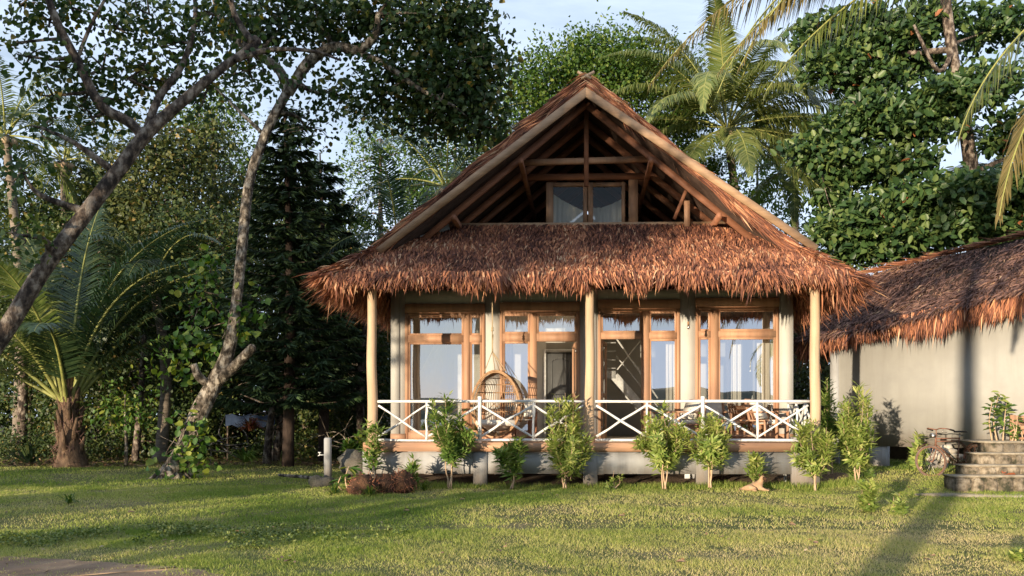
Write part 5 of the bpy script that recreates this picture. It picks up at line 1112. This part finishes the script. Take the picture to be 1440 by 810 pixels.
forest(1150,400,600,34,2.2,'leaf_forest_olive','greyish tree seen in the gap between the two thatched roofs',5000,L_=.17)
forest(1420,330,560,33,3,'leaf_forest','dark tree behind the hut roof at the far right',5000)
forest(1290,330,560,36,3,'leaf_forest','dark tree behind the middle of the hut roof',5500)
forest(200,420,630,29,2.0,'leaf_forest','low dark tree between the young palm and the pale leaning tree',6200,L_=.15,W_=.1,k=6)
forest(330,430,620,31,2.0,'leaf_forest_olive','low olive tree behind the vine-hung pale trunk',5200,L_=.15,W_=.1,k=6)
forest(90,330,640,29.5,2.6,'leaf_forest','dark shrubby tree between the young palm and the left edge',6500,L_=.16,W_=.1,k=7)
forest(270,300,600,28,2.2,'leaf_forest','dark tree directly behind the vine-hung leaning trunk',6500,L_=.15,W_=.1,k=8)
forest(180,260,480,36,3.2,'leaf_forest','tall dark tree filling the gap beneath the slanting trunk',6500)
forest(350,250,520,33,2.4,'leaf_forest_olive','olive tree glimpsed between the leaning tree and the conifer',5000,L_=.16,W_=.1)
forest(440,300,600,32,2.2,'leaf_forest','dark leafy tree closing the gap behind the conifers',6500,L_=.16,W_=.1)
forest(500,420,640,29,1.6,'leaf_forest','dark thicket tree under the left eave beside the boulder',5500,L_=.14,W_=.09,k=6)
forest(640,150,420,44,3.6,'leaf_small','fine-leaved tree high behind the left slope of the roof',5200,L_=.2,W_=.12)
forest(1065,215,520,42,3.0,'leaf_small','fine-leaved tree filling the gap behind the sunlit palm',5600,L_=.2,W_=.12)
forest(1175,330,560,40,2.6,'leaf_forest','dark tree low between the sunlit palm and the broad-leaved tree',4200,L_=.18,W_=.11)
# bare slender trunks in the wood
for px,d,top,lab,rr in((508,27,380,'slender dark trunk standing in the gap right of the conifers',.11),(190,27,470,'short bleached snag trunk behind the lawn, left of the pale leaning tree',.09),(385,26.5,560,'leaning brown trunk left of the tap post',.12),(375,25,540,'forked brown trunk beside the red-leaved plant',.1),(140,31,330,'thin grey trunk behind the young coconut palm',.1),(30,29,380,'dark trunk at the left edge behind the low palm fronds',.14),(478,30,430,'thin trunk immediately right of the slimmer conifer',.08)):
    a=P(px,645,d)*[1,1,0]; b=P(px+rng.normal()*10,top,d); t=thing('bare_trunk',lab,'tree trunk',a,0,'bare trunks in the wood')
    g=MB(); g.tube([a,(a+b)/2+rng.normal(size=3)*.12,b],[rr*1.3,rr,rr*.7],9,sub=5); g.build('trunk',M['bark_brown'],t,smooth=True,world=True)
    for i in range(5): g=MB(); q=a+(b-a)*rng.uniform(.4,.98); g.tube([q,q+rng.normal(size=3)*[.5,.2,.2]+[0,0,.4],q+rng.normal(size=3)*[1,.4,.3]+[0,0,.9]],[.03,.02,.006],5,sub=3); g.build('branch',M['bark_brown'],t,world=True)
# bare dead branches
for px,py,d,lab,sc in((300,605,24,'tangle of bleached dead branches right of the pale leaning trunk',1.0),(475,595,25,'pale dead brushwood behind the tap post',.9),(505,520,30,'greyish dead branches in the wood left of the porch',1.3)):
    a=P(px,py+25,d); t=MB()
    for i in range(16): q=a+rng.normal(size=3)*[.4,.3,.1]; v=unit(rng.normal(size=3)*[1,.4,.5]+[0,0,.3])*sc; t.tube([q,q+v*.5+rng.normal(size=3)*.1,q+v+rng.normal(size=3)*.2],[.02,.014,.004],4,sub=3)
    t.v=[np.concatenate(t.v)-a]; o=t.build('dead_branches',M['bark_pale']); o.location=a; tag(o,lab,'dead branches')
# far wood
g=MB()
for i in range(105):
    x=rng.uniform(-52,60); y=rng.uniform(48,62); zz_=rng.uniform(0,14.5 if x<-3 else 10)
    clusters(g,(x,y,zz_),(3.4,2.5,2.2),950,12,.42,.26,4,.2,1.5)
o=g.build('far_wood',M['leaf_forest']); tag(o,'mass of dark trees far behind the bungalow','wood',kind='stuff')
# undergrowth along the edge of the lawn
g=MB()
for i in range(120):
    px=rng.uniform(-60,540); d=rng.uniform(27.5,32); x=P(px,600,d)[0]; clusters(g,(x,d,rng.uniform(.05,.6)),(.8,.6,.4),170,8,.13,.06,4,0,1.4,bias=.0)
for i in range(40):
    x=rng.uniform(6,16); d=rng.uniform(27.5,34); clusters(g,(x,d,rng.uniform(.1,2)),(1,.8,.7),200,8,.16,.08,4,0,1.4)
o=g.build('undergrowth',M['leaf_forest']); tag(o,'low tangled undergrowth along the back edge of the lawn','undergrowth',kind='stuff')
g=MB(); n=5000; px=rng.uniform(-60,560,n); d=rng.uniform(24,33,n); x=(px-CX)/F*d; g.leaves(np.stack([x,d,terr(x,d)+.01+rng.random(n)*.04],-1),rdir(n,0,.2),rdir(n,2),.14,.08,rng.random(n)); o=g.build('leaf_litter',leafmat('litter',[(0,(.1,.06,.03)),(1,(.3,.2,.12))],0)); tag(o,'brown dead leaves covering the ground under the trees','leaf litter',kind='stuff')

# ------------------------------------------------------------------ shrubs
def rosette_shrub(label,px,ytop,ybot,ybase,d,wpx,n,leafm='leaf_shrub',L_=.13,W_=.028,stems=3,name='shrub',seed=0,per=16,grp='shrubs planted along the bungalow',lift=0,bh=None):
    """several stems, each forking into upright twigs that carry whorls of long leaves"""
    x,y,_=P(px,ybase,d); zb_=min(P(px,ybase,d)[2],.3); t=thing(name,label,'shrub',(x,y,zb_-.02),0,grp)
    zt_=P(px,ytop,d)[2]; zl=P(px,ybot,d)[2]; hw=wpx/2*d/F; g=MB(); gs=MB(); hh=zt_-zl; L_*=1.3; W_*=1.5
    r2=np.random.default_rng(int(px)); B0=np.array([x,y,zb_-.05]); tw=max(3,int(n/330)); left=int(n*.48/per/tw)+1
    lop=r2.normal()*.15
    for k in range(tw):
        a=r2.random()*6.283; top_=1.0 if k==0 else r2.uniform(.25,.93)**.8; sp_=(.2 if k==0 else r2.uniform(.35,1.15))*(1.3-.75*top_)
        F0=np.array([x+r2.normal()*hw*.12,y+r2.normal()*hw*.1,zl+hh*r2.uniform(-.10,.25)])
        E_=np.array([x+hw*(sp_*1.08*math.cos(a)+lop*top_),y+hw*sp_*1.2*math.sin(a),zl+hh*top_])
        mid=(F0+E_)/2+np.array([math.cos(a)*hw*.22,math.sin(a)*hw*.22,-hh*.05])
        if k<stems: gs.tube([B0+r2.normal(size=3)*[.03,.03,0],(B0+F0)/2+r2.normal(size=3)*.02,F0,mid],[.016,.014,.012,.008],6,sub=3)
        gs.tube([F0,mid,E_],[.008,.006,.003],4,sub=3)
        cv,_=smooth([F0,mid,E_],[1,1,1],12)
        v=np.sort(r2.random(left))**.8; ii=(v*(len(cv)-1)).astype(int); T=cv[ii]; Ax=unit(np.gradient(cv,axis=0))[ii]
        for T_,A_ in zip(T,Ax):
            m=per; az=r2.random(m)*6.283; s1=unit(np.cross(A_,[.3,.9,.1])); s2=np.cross(A_,s1); rad_=s1*np.cos(az)[:,None]+s2*np.sin(az)[:,None]
            D=unit(rad_*r2.uniform(.5,1.2,m)[:,None]+A_*r2.uniform(.1,1.0,m)[:,None]+np.array([0,0,-.35])*r2.random(m)[:,None])
            O=T_+A_*(r2.random(m)[:,None]-.5)*L_*.7+D*.01+r2.normal(size=(m,3))*L_*.22
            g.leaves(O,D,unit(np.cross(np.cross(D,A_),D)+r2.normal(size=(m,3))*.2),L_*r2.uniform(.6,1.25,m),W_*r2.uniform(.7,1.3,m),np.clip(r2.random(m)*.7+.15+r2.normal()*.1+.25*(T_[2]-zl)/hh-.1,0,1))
    gs.build('stem',M['wood_pale'],t,smooth=True,world=True); g.build('foliage',M[leafm],t,world=True); return t
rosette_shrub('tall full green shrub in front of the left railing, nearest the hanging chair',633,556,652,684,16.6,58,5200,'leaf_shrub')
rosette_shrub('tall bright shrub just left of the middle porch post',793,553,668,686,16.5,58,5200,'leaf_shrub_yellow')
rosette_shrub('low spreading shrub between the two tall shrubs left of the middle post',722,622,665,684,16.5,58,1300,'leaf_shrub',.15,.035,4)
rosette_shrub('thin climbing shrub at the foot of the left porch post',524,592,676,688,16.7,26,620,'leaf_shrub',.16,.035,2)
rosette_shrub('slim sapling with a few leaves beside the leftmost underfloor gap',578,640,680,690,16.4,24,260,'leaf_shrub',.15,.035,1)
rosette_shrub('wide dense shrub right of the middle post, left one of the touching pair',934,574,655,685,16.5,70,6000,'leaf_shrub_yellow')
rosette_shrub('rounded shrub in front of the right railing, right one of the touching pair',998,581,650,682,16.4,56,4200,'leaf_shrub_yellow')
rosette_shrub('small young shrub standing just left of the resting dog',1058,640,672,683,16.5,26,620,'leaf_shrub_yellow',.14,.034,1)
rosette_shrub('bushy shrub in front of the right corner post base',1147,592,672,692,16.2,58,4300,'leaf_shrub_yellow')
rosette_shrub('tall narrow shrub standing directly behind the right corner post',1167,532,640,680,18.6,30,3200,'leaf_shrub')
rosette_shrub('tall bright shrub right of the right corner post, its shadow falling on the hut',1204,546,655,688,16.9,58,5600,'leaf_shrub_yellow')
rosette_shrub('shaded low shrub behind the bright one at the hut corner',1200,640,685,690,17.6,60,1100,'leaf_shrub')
rosette_shrub('straggly yellow-green low bush growing out of the lawn right of the bungalow',1226,676,722,724,13.0,44,900,'leaf_shrub_yellow',.09,.035,4,grp=None)
rosette_shrub('small yellowish weed in the lawn just right of the straggly bush',1262,692,728,729,12.7,30,300,'leaf_shrub_yellow',.08,.03,3,grp=None)
rosette_shrub('twiggy nearly leafless plant beside the middle base pillar',866,662,684,688,16.4,32,110,'leaf_shrub_yellow',.07,.03,5)
rosette_shrub('plant with reddish flowers in front of the hut footing, left of the bicycle',1296,612,655,657,18.9,34,520,'leaf_shrub_yellow',.16,.05,3,grp=None)
rosette_shrub('dark green bush behind the boulder, left of the porch',500,610,655,660,20.5,60,3000,'leaf_vine',.12,.05,3,grp=None)
rosette_shrub('leafy shrub at the bottom right corner of the lawn',1438,770,815,815,8.6,60,900,'leaf_shrub_yellow',.06,.03,4,grp=None)
# big-leaved potted shrub behind the steps
def bigleaf(label,px,ytop,ybase,d,wpx,n,L_,W_,leafm,name='shrub'):
    x,y,z=P(px,ybase,d); z=z; t=thing(name,label,'shrub',(x,y,z),0); g=MB(); gs=MB(); zt_=P(px,ytop,d)[2]; hw=wpx/2*d/F
    for s in range(3):
        q=np.array([x+(s-1)*.1,y,z]); e=np.array([x+(s-1)*hw*.55+.02,y+rng.normal()*.08,zt_-(.18*abs(s-1))-.05]); gs.tube([q,(q+e)/2+rng.normal(size=3)*.03,e],[.018,.012,.005],6,sub=3)
        m=n//3; v=rng.random(m)**.8; a=rng.random(m)*6.28; O=q+(e-q)*(.25+.75*v)[:,None]; D=unit(np.stack([np.cos(a),np.sin(a),rng.uniform(-.5,.6,m)],-1)); g.leaves(O,D,unit(rdir(m)*.4+[0,-.3,1]),L_*rng.uniform(.7,1.2,m),W_,rng.random(m),6)
    gs.build('stem',M['wood_pale'],t,smooth=True,world=True); g.build('foliage',M[leafm],t,world=True)
bigleaf('upright plant with large green leaves standing behind the stone steps beside the hut wall',1403,548,625,17.5,52,84,.22,.085,'leaf_shrub')
bigleaf('small large-leaved plant in front of the wooden bench',1428,580,625,17.2,24,30,.18,.07,'leaf_shrub')
bigleaf('broad-leaved fleshy plant beside the coconut stump',489,652,690,16.3,34,26,.28,.09,'leaf_vine')
# sapling on the lawn edge (left)
t=thing('sapling','thin sapling with a straight pale stem at the back edge of the lawn','sapling',P(177,655,24.5)*[1,1,0],0)
a=P(177,655,24.5)*[1,1,0]; b=P(176,590,24.5); g=MB(); g.tube([a,(a+b)/2+[.03,0,0],b,b+[0,0,.8]],[.05,.045,.035,.01],7,sub=3); g.build('trunk',M['bark_pale'],t,smooth=True,world=True)
g=MB(); clusters(g,b+[0,0,.3],(.75,.6,.6),330,6,.17,.08,6,.3,1.5); clusters(g,P(222,505,24.3),(.3,.3,.4),60,6,.17,.07,6,.3,1.5); g.build('crown',M['leaf_vine'],t,world=True)
# strappy plants
def strappy(label,px,py,d,n,L_,W_,leafm,name='strappy_plant',cat='plant',up=.9):
    p=P(px,py,d); p[2]=max(p[2],float(terr(p[0],d))) if d<24 else 0; t=MB(); a=rng.random(n)*6.28; e=rng.uniform(.3,1.3,n)*up; D=np.stack([np.cos(a)*np.cos(e),np.sin(a)*np.cos(e),np.sin(e)],-1); l=(L_*rng.uniform(.6,1.15,n))[:,None]
    P1=D*l*.6; P2=P1+unit(D+[0,0,-.9])*l*.4; S=unit(np.cross(D,[0,0,1.])); t.ribbons(rng.normal(size=(n,3))*.02*[1,1,0],P1,P2,S,W_*.7,rng.random(n),w1=W_); o=t.build(name,M[leafm]); o.location=p; return tag(o,label,cat)
strappy('yellow-green strappy plant below the red-leaved one at the foot of the conifers',345,650,23.4,70,.75,.05,'leaf_shrub')
strappy('red-brown bromeliad-like plant with hanging strap leaves beside the conifer foot',352,606,23.4,130,.6,.035,'leaf_red')
strappy('small palm seedling growing in the lawn at the left',98,712,13.6,26,.34,.02,'leaf_vine',name='palm_seedling')
strappy('small palm at the edge of the lawn left of the young coconut palm',42,655,25.5,30,1.2,.09,'frond_dark',name='small_palm')
tt_=[o_ for o_ in bpy.data.objects if o_.name=='leaning_tree'][0]
for a_ in(200,250,310,350,20): q=np.array(tt_.location); v_=np.array([math.cos(R(a_)),math.sin(R(a_)),0]); g=MB(); g.tube([v_*.12+[0,0,.30],v_*.34+[0,0,.10],v_*.62+[0,0,-.06]],[.12,.09,.04],8,sub=3); g.build('root',M['bark_pale'],tt_,smooth=True)
for i,(px,py,d,lab) in enumerate(((548,690,15.9,'tuft of long grass to the right of the coconut stump'),(598,690,16.3,'tuft of long grass in front of the first underfloor gap'),(470,698,15.6,'tuft of long grass left of the coconut stump'),(520,700,15.2,'tuft of long grass directly in front of the coconut stump'))):
    strappy(lab,px,py,d,90,.34,.012,'leaf_vine',name='grass_tuft',cat='grass tuft',up=1.1)
bigleaf('leafy weed growing among the long grass right of the coconut stump',565,668,698,15.9,40,60,.13,.05,'leaf_vine','weed')
# coconut stump / root ball
st=thing('coconut_stump','uprooted brown coconut stump with torn fibrous roots lying before the left corner of the porch','stump',P(535,694,15.6)*[1,1,0],0)
for (px,py,d,s,sd) in((512,688,15.6,.27,3),(545,684,15.8,.2,5),(566,680,15.9,.22,8)):
    n=16;m=10;V=[];r2=np.random.default_rng(sd); off=r2.normal(size=(8,3))*1.6; c=P(px,py,d)-np.array(st.location)
    for i in range(m+1):
        for a in np.arange(n)*2*math.pi/n:
            ph=math.pi*i/m; dd=np.array([math.sin(ph)*math.cos(a),math.sin(ph)*math.sin(a),math.cos(ph)]); k=1+sum(.07*math.sin(4*dd@off[q]+q) for q in range(8)); V.append(c+dd*k*s)
    i=np.arange(m)[:,None]*n; j=np.arange(n)[None]; k=(j+1)%n
    g=MB().add(V,np.stack([i+j,i+n+j,i+n+k,i+k],-1).reshape(-1,4)); o=g.build('root_ball',M['root'],st,smooth=True)
    n=260; dd=rdir(n); g=MB(); g.ribbons(c+dd*s*.95,c+dd*s*1.12+rng.normal(size=(n,3))*.03,c+dd*s*1.1+rng.normal(size=(n,3))*.06+[0,0,-.1],rdir(n),.012,rng.random(n)*.8); g.build('root_fibres',M['thatch'],o)
# tarp roof in the wood
tr=thing('tarpaulin','faded blue tarpaulin sheet stretched behind the red-leaved plant','tarpaulin',P(352,594,26),0)
n=9; V=[];
for i in range(n):
    for j in range(5): V.append((-.75+1.5*i/(n-1),j*.25,.22-.02*j+.05*math.sin(i*1.9+j)))
i=np.arange(n-1)[:,None]*5; j=np.arange(4)[None]; g=MB().add(V,np.stack([i+j,i+j+5,i+j+6,i+j+1],-1).reshape(-1,4)); V2=[(-.75+1.5*i/(n-1),-.01,(.22 if k else -.12)+.05*math.sin(i*1.9)) for i in range(n) for k in(0,1)]; g.add(V2,[[2*i,2*i+2,2*i+3,2*i+1] for i in range(n-1)]); g.build('sheet',M['tarp'],tr)
for x in(-.7,.7): g=MB(); g.tube([(x,.02,-1.2),(x,.02,.2)],.025,6); g.build('pole',M['bark_brown'],tr)
# fallen leaves on the lawn
for (px,py) in((545,752),(577,727),(400,795),(655,712),(880,735),(1120,745),(1150,770),(1040,715),(965,790),(700,775),(230,700),(190,728),(375,752),(344,757),(1015,760),(1300,790)):
    d=(EYE+.08)*F/(py-HY); x,y,_=P(px,py,d); 
    o=flatleaf('fallen_leaf','dry curled brown leaf lying on the lawn',(x,y,float(terr(x,y))+.035),rng.random()*6,M['dry_leaf'],.55,'dry leaves scattered on the lawn')
# ------------------------------------------------------------------ the dog
def skin(name,verts,edges,rad,mat,parent,sub=2):
    me=bpy.data.meshes.new(name); me.from_pydata([tuple(v) for v in verts],edges,[]); o=bpy.data.objects.new(name,me); COL.objects.link(o); o.parent=parent
    o.modifiers.new('skin','SKIN'); 
    for i,r_ in enumerate(rad): me.skin_vertices[0].data[i].radius=(r_[0],r_[1]) if isinstance(r_,tuple) else (r_,r_)
    me.skin_vertices[0].data[0].use_root=True
    s=o.modifiers.new('sub','SUBSURF'); s.levels=sub; s.render_levels=sub; me.materials.append(mat); o.modifiers['skin'].use_smooth_shade=True; return o
me_t=bpy.data.meshes.new('t')
dp=P(1062,690,16.1); dp[2]=float(terr(dp[0],16.1))+.01
dog=thing('dog','small tan dog lying in the sun at the edge of the porch, head raised','dog',dp,R(8))
V=[(-.18,.06,.10),(-.05,.05,.105),(.09,.03,.12),(.13,.0,.20),(.15,-.02,.275),(.165,-.045,.315),(.195,-.09,.30),
   (.11,-.09,.06),(.19,-.19,.028),(.24,-.27,.022),(.15,.07,.06),(.27,.02,.028),(.35,-.03,.022),(-.17,-.06,.085),(-.04,-.15,.05),(-.13,-.20,.024),(-.04,-.24,.02),
   (-.28,.10,.05),(-.37,.04,.03),(-.41,-.05,.02)]
E=[(0,1),(1,2),(2,3),(3,4),(4,5),(5,6),(2,7),(7,8),(8,9),(2,10),(10,11),(11,12),(0,13),(13,14),(14,15),(15,16),(0,17),(17,18),(18,19)]
Rr=[(.115,.10),(.105,.09),(.10,.105),.072,.062,.078,.05,.048,.028,.026,.048,.028,.026,.085,.05,.028,.024,.03,.018,.012]
def addskin(o): pass
def make_skin(name,V,E,Rr,mat,parent):
    me=bpy.data.meshes.new(name); me.from_pydata(V,E,[]); o=bpy.data.objects.new(name,me); COL.objects.link(o); o.parent=parent; me.materials.append(mat)
    m=o.modifiers.new('skin','SKIN'); m.use_smooth_shade=True
    if not me.skin_vertices:
        bpy.context.view_layer.objects.active=o
        import bmesh
        bm=bmesh.new(); bm.from_mesh(me); bm.verts.layers.skin.verify(); bm.to_mesh(me); bm.free()
    for i,r_ in enumerate(Rr): me.skin_vertices[0].data[i].radius=r_ if isinstance(r_,tuple) else (r_,r_)
    me.skin_vertices[0].data[0].use_root=True
    s=o.modifiers.new('sub','SUBSURF'); s.levels=2; s.render_levels=2; return o
bd=make_skin('body',V,E,Rr,M['dog'],dog)
for s_i in(-1,1):
    c=np.array([.15+s_i*.055,-.03+s_i*.03,.365]); g=MB(); g.prism([c+[-.022,-.012,-.012],c+[.022,.012,-.012],c+[.012*s_i+.004,.01*s_i,.045]],(-.012,.02,.0)); g.build('ear',M['root'],dog)
g=MB(); g.tube([(.175,-.075,.30),(.205,-.13,.288),(.215,-.155,.282)],[.044,.036,.026],10,sub=3); g.build('muzzle',M['root'],dog,smooth=True)
g=MB(); g.lathe((.22,-.172,.288),[(0,-.014),(.013,-.008),(.016,0),(.011,.009),(0,.014)],8); g.build('nose',M['black'],dog,smooth=True)
for s_i in(-1,1): g=MB(); g.lathe((.18+s_i*.034,-.108+s_i*.014,.335),[(0,-.009),(.009,0),(0,.009)],6); g.build('eye',M['black'],dog)
dog.scale=(.8,)*3
# ------------------------------------------------------------------ unseen trees behind the viewer, many placed and shaped for their long shadows
def backtree(name,label,x,y,h,crowns,bark='bark_brown',rad=.2,L_=.2,W_=.13):
    crowns=[(a,b,c-(.95 if c>5 else .4),d,e,f) for a,b,c,d,e,f in crowns]
    t=thing(name,label,'tree',(x,y,float(terr(x,y))),0); g=MB(); b=np.array([x,y,float(terr(x,y))-.2]); g.tube([b,b+[.1,0,h*.5],b+[0,0,h]],[rad*1.3,rad,rad*.4],10,sub=4); g.build('trunk',M[bark],t,smooth=True,world=True)
    g=MB(); gb=MB()
    for cx,cy,cz,r,rz_,n in crowns:
        clusters(g,(cx,cy,cz),(r,r,rz_),n,10,L_,W_,4,.2,1.6); gb=MB(); gb.tube([b+[0,0,min(h,cz)*.8],(b+[0,0,cz]+np.array([cx,cy,0])-np.array([x,y,0])*0)/1 if False else (b+[0,0,cz*.9]+np.array([cx,cy,cz]))/2,(cx,cy,cz)],[.08,.05,.02],6,sub=2); gb.build('limb',M[bark],t,smooth=True,world=True)
    g.build('crown',M['leaf_forest'],t,world=True)
BT=[
 (-11.5,-2.5,9,[(-11.5,-2.5,9.3,2.6,1.9,4200),(-9.3,-1.5,8.4,1.6,1.2,1300),(-13.6,-2,8.6,2.4,1.8,3800),(-13.5,-2.2,7.4,2.3,.75,3600),(-10.6,-1.8,7.4,1.5,.6,1500),(-12.5,-2,12.0,3.0,2.0,2600),(-15.5,-2,11.5,2.5,2.0,2200)]),  # flattened lower crowns added to shade the left thatch but spare the porch
 (-16,-1,10,[(-16,-1,8.2,2.6,2.0,2900),(-18,-1,12.5,3,2.2,3000),(-18,1,6.5,2.2,2.2,1900),(-15,1,5.6,1.5,1.0,600)]),
 (-21,2,12,[(-21,2,9,3.2,3.2,4200),(-20.5,3,4.2,2.2,1.8,1500),(-18.8,0,10.5,2.2,1.6,1200)]),
 (-26,6,13,[(-26,6,8,3.6,4.2,3200),(-24,5,12.5,2.5,2,1500)]),
 (-14.5,4,4,[(-14.5,4,3.2,1.5,.9,700),(-13.2,3.2,1.3,1.0,.5,260)]),
 (-17.5,7.5,5,[(-17.5,7.5,3.5,1.8,1.6,1300),(-16.3,7,1.4,1.2,.5,300)]),
 (-15.6,1.6,2.2,[(-15.6,1.6,1.55,1.5,.55,900),(-14.2,.6,1.2,.8,.4,260)]),  # low bushes out of view, added to shade the left lawn
 (-19.5,5.8,2.6,[(-19.5,5.8,1.9,1.9,.8,1500),(-21.5,8,1.6,1.4,.6,700)]),
 (-11.6,-.6,1.8,[(-11.6,-.6,1.35,.95,.35,420)]),
 (-12,-5,2.6,[(-12,-5,2.2,1.3,.6,420)]),
]
for i,(x,y,h,c) in enumerate(BT): backtree('shade_tree',['leafy tree behind the viewer shading the left of the roof','tall tree left of the viewer shading the wood','big tree far left shading the forest edge','big tree beyond the left edge of the view','unseen small round tree placed at the left to shade the lawn','unseen medium tree placed at the far left to shade the lawn','unseen low spreading bush-tree added left of the lawn to shade it','unseen broad low tree added at the far left to shade the lawn','unseen knee-high bushy tree added left of the viewer to shade the lawn','unseen low bushy tree placed on the beach side to shade the lawn'][i],x,y,h,c)
c=np.array([10.0,-1.2,5.3]); b=np.array([11.0,-1.0,float(terr(11,-1))])
palm('coconut_palm','low coconut palm on the beach behind the viewer, mirrored in the right porch window',b,c,.2,rf_(15,(1.2,-.5),off=.2),M['frond'],None,3.4,True,[(b+c)/2+[.3,0,0]],c0=.5)
for i,(x,y,lean,lab) in enumerate(((-6.45,-9.2,.9,'coconut palm on the beach behind the viewer whose trunk shadow crosses the lawn'),(-19.5,-4.5,-.5,'coconut palm on the beach behind the viewer, further left'))):
    b=np.array([x,y,float(terr(x,y))]); c=b+[lean,.3,10.5+i]
    palm('coconut_palm',lab,b,c,.23 if i==0 else .2,rf_(14,off=i),M['frond'],None,4.2,True,[b+[lean*.15,0,2.9],b+[lean*.22,0,6.2]],c0=.5)
bpy.data.meshes.remove(me_t)
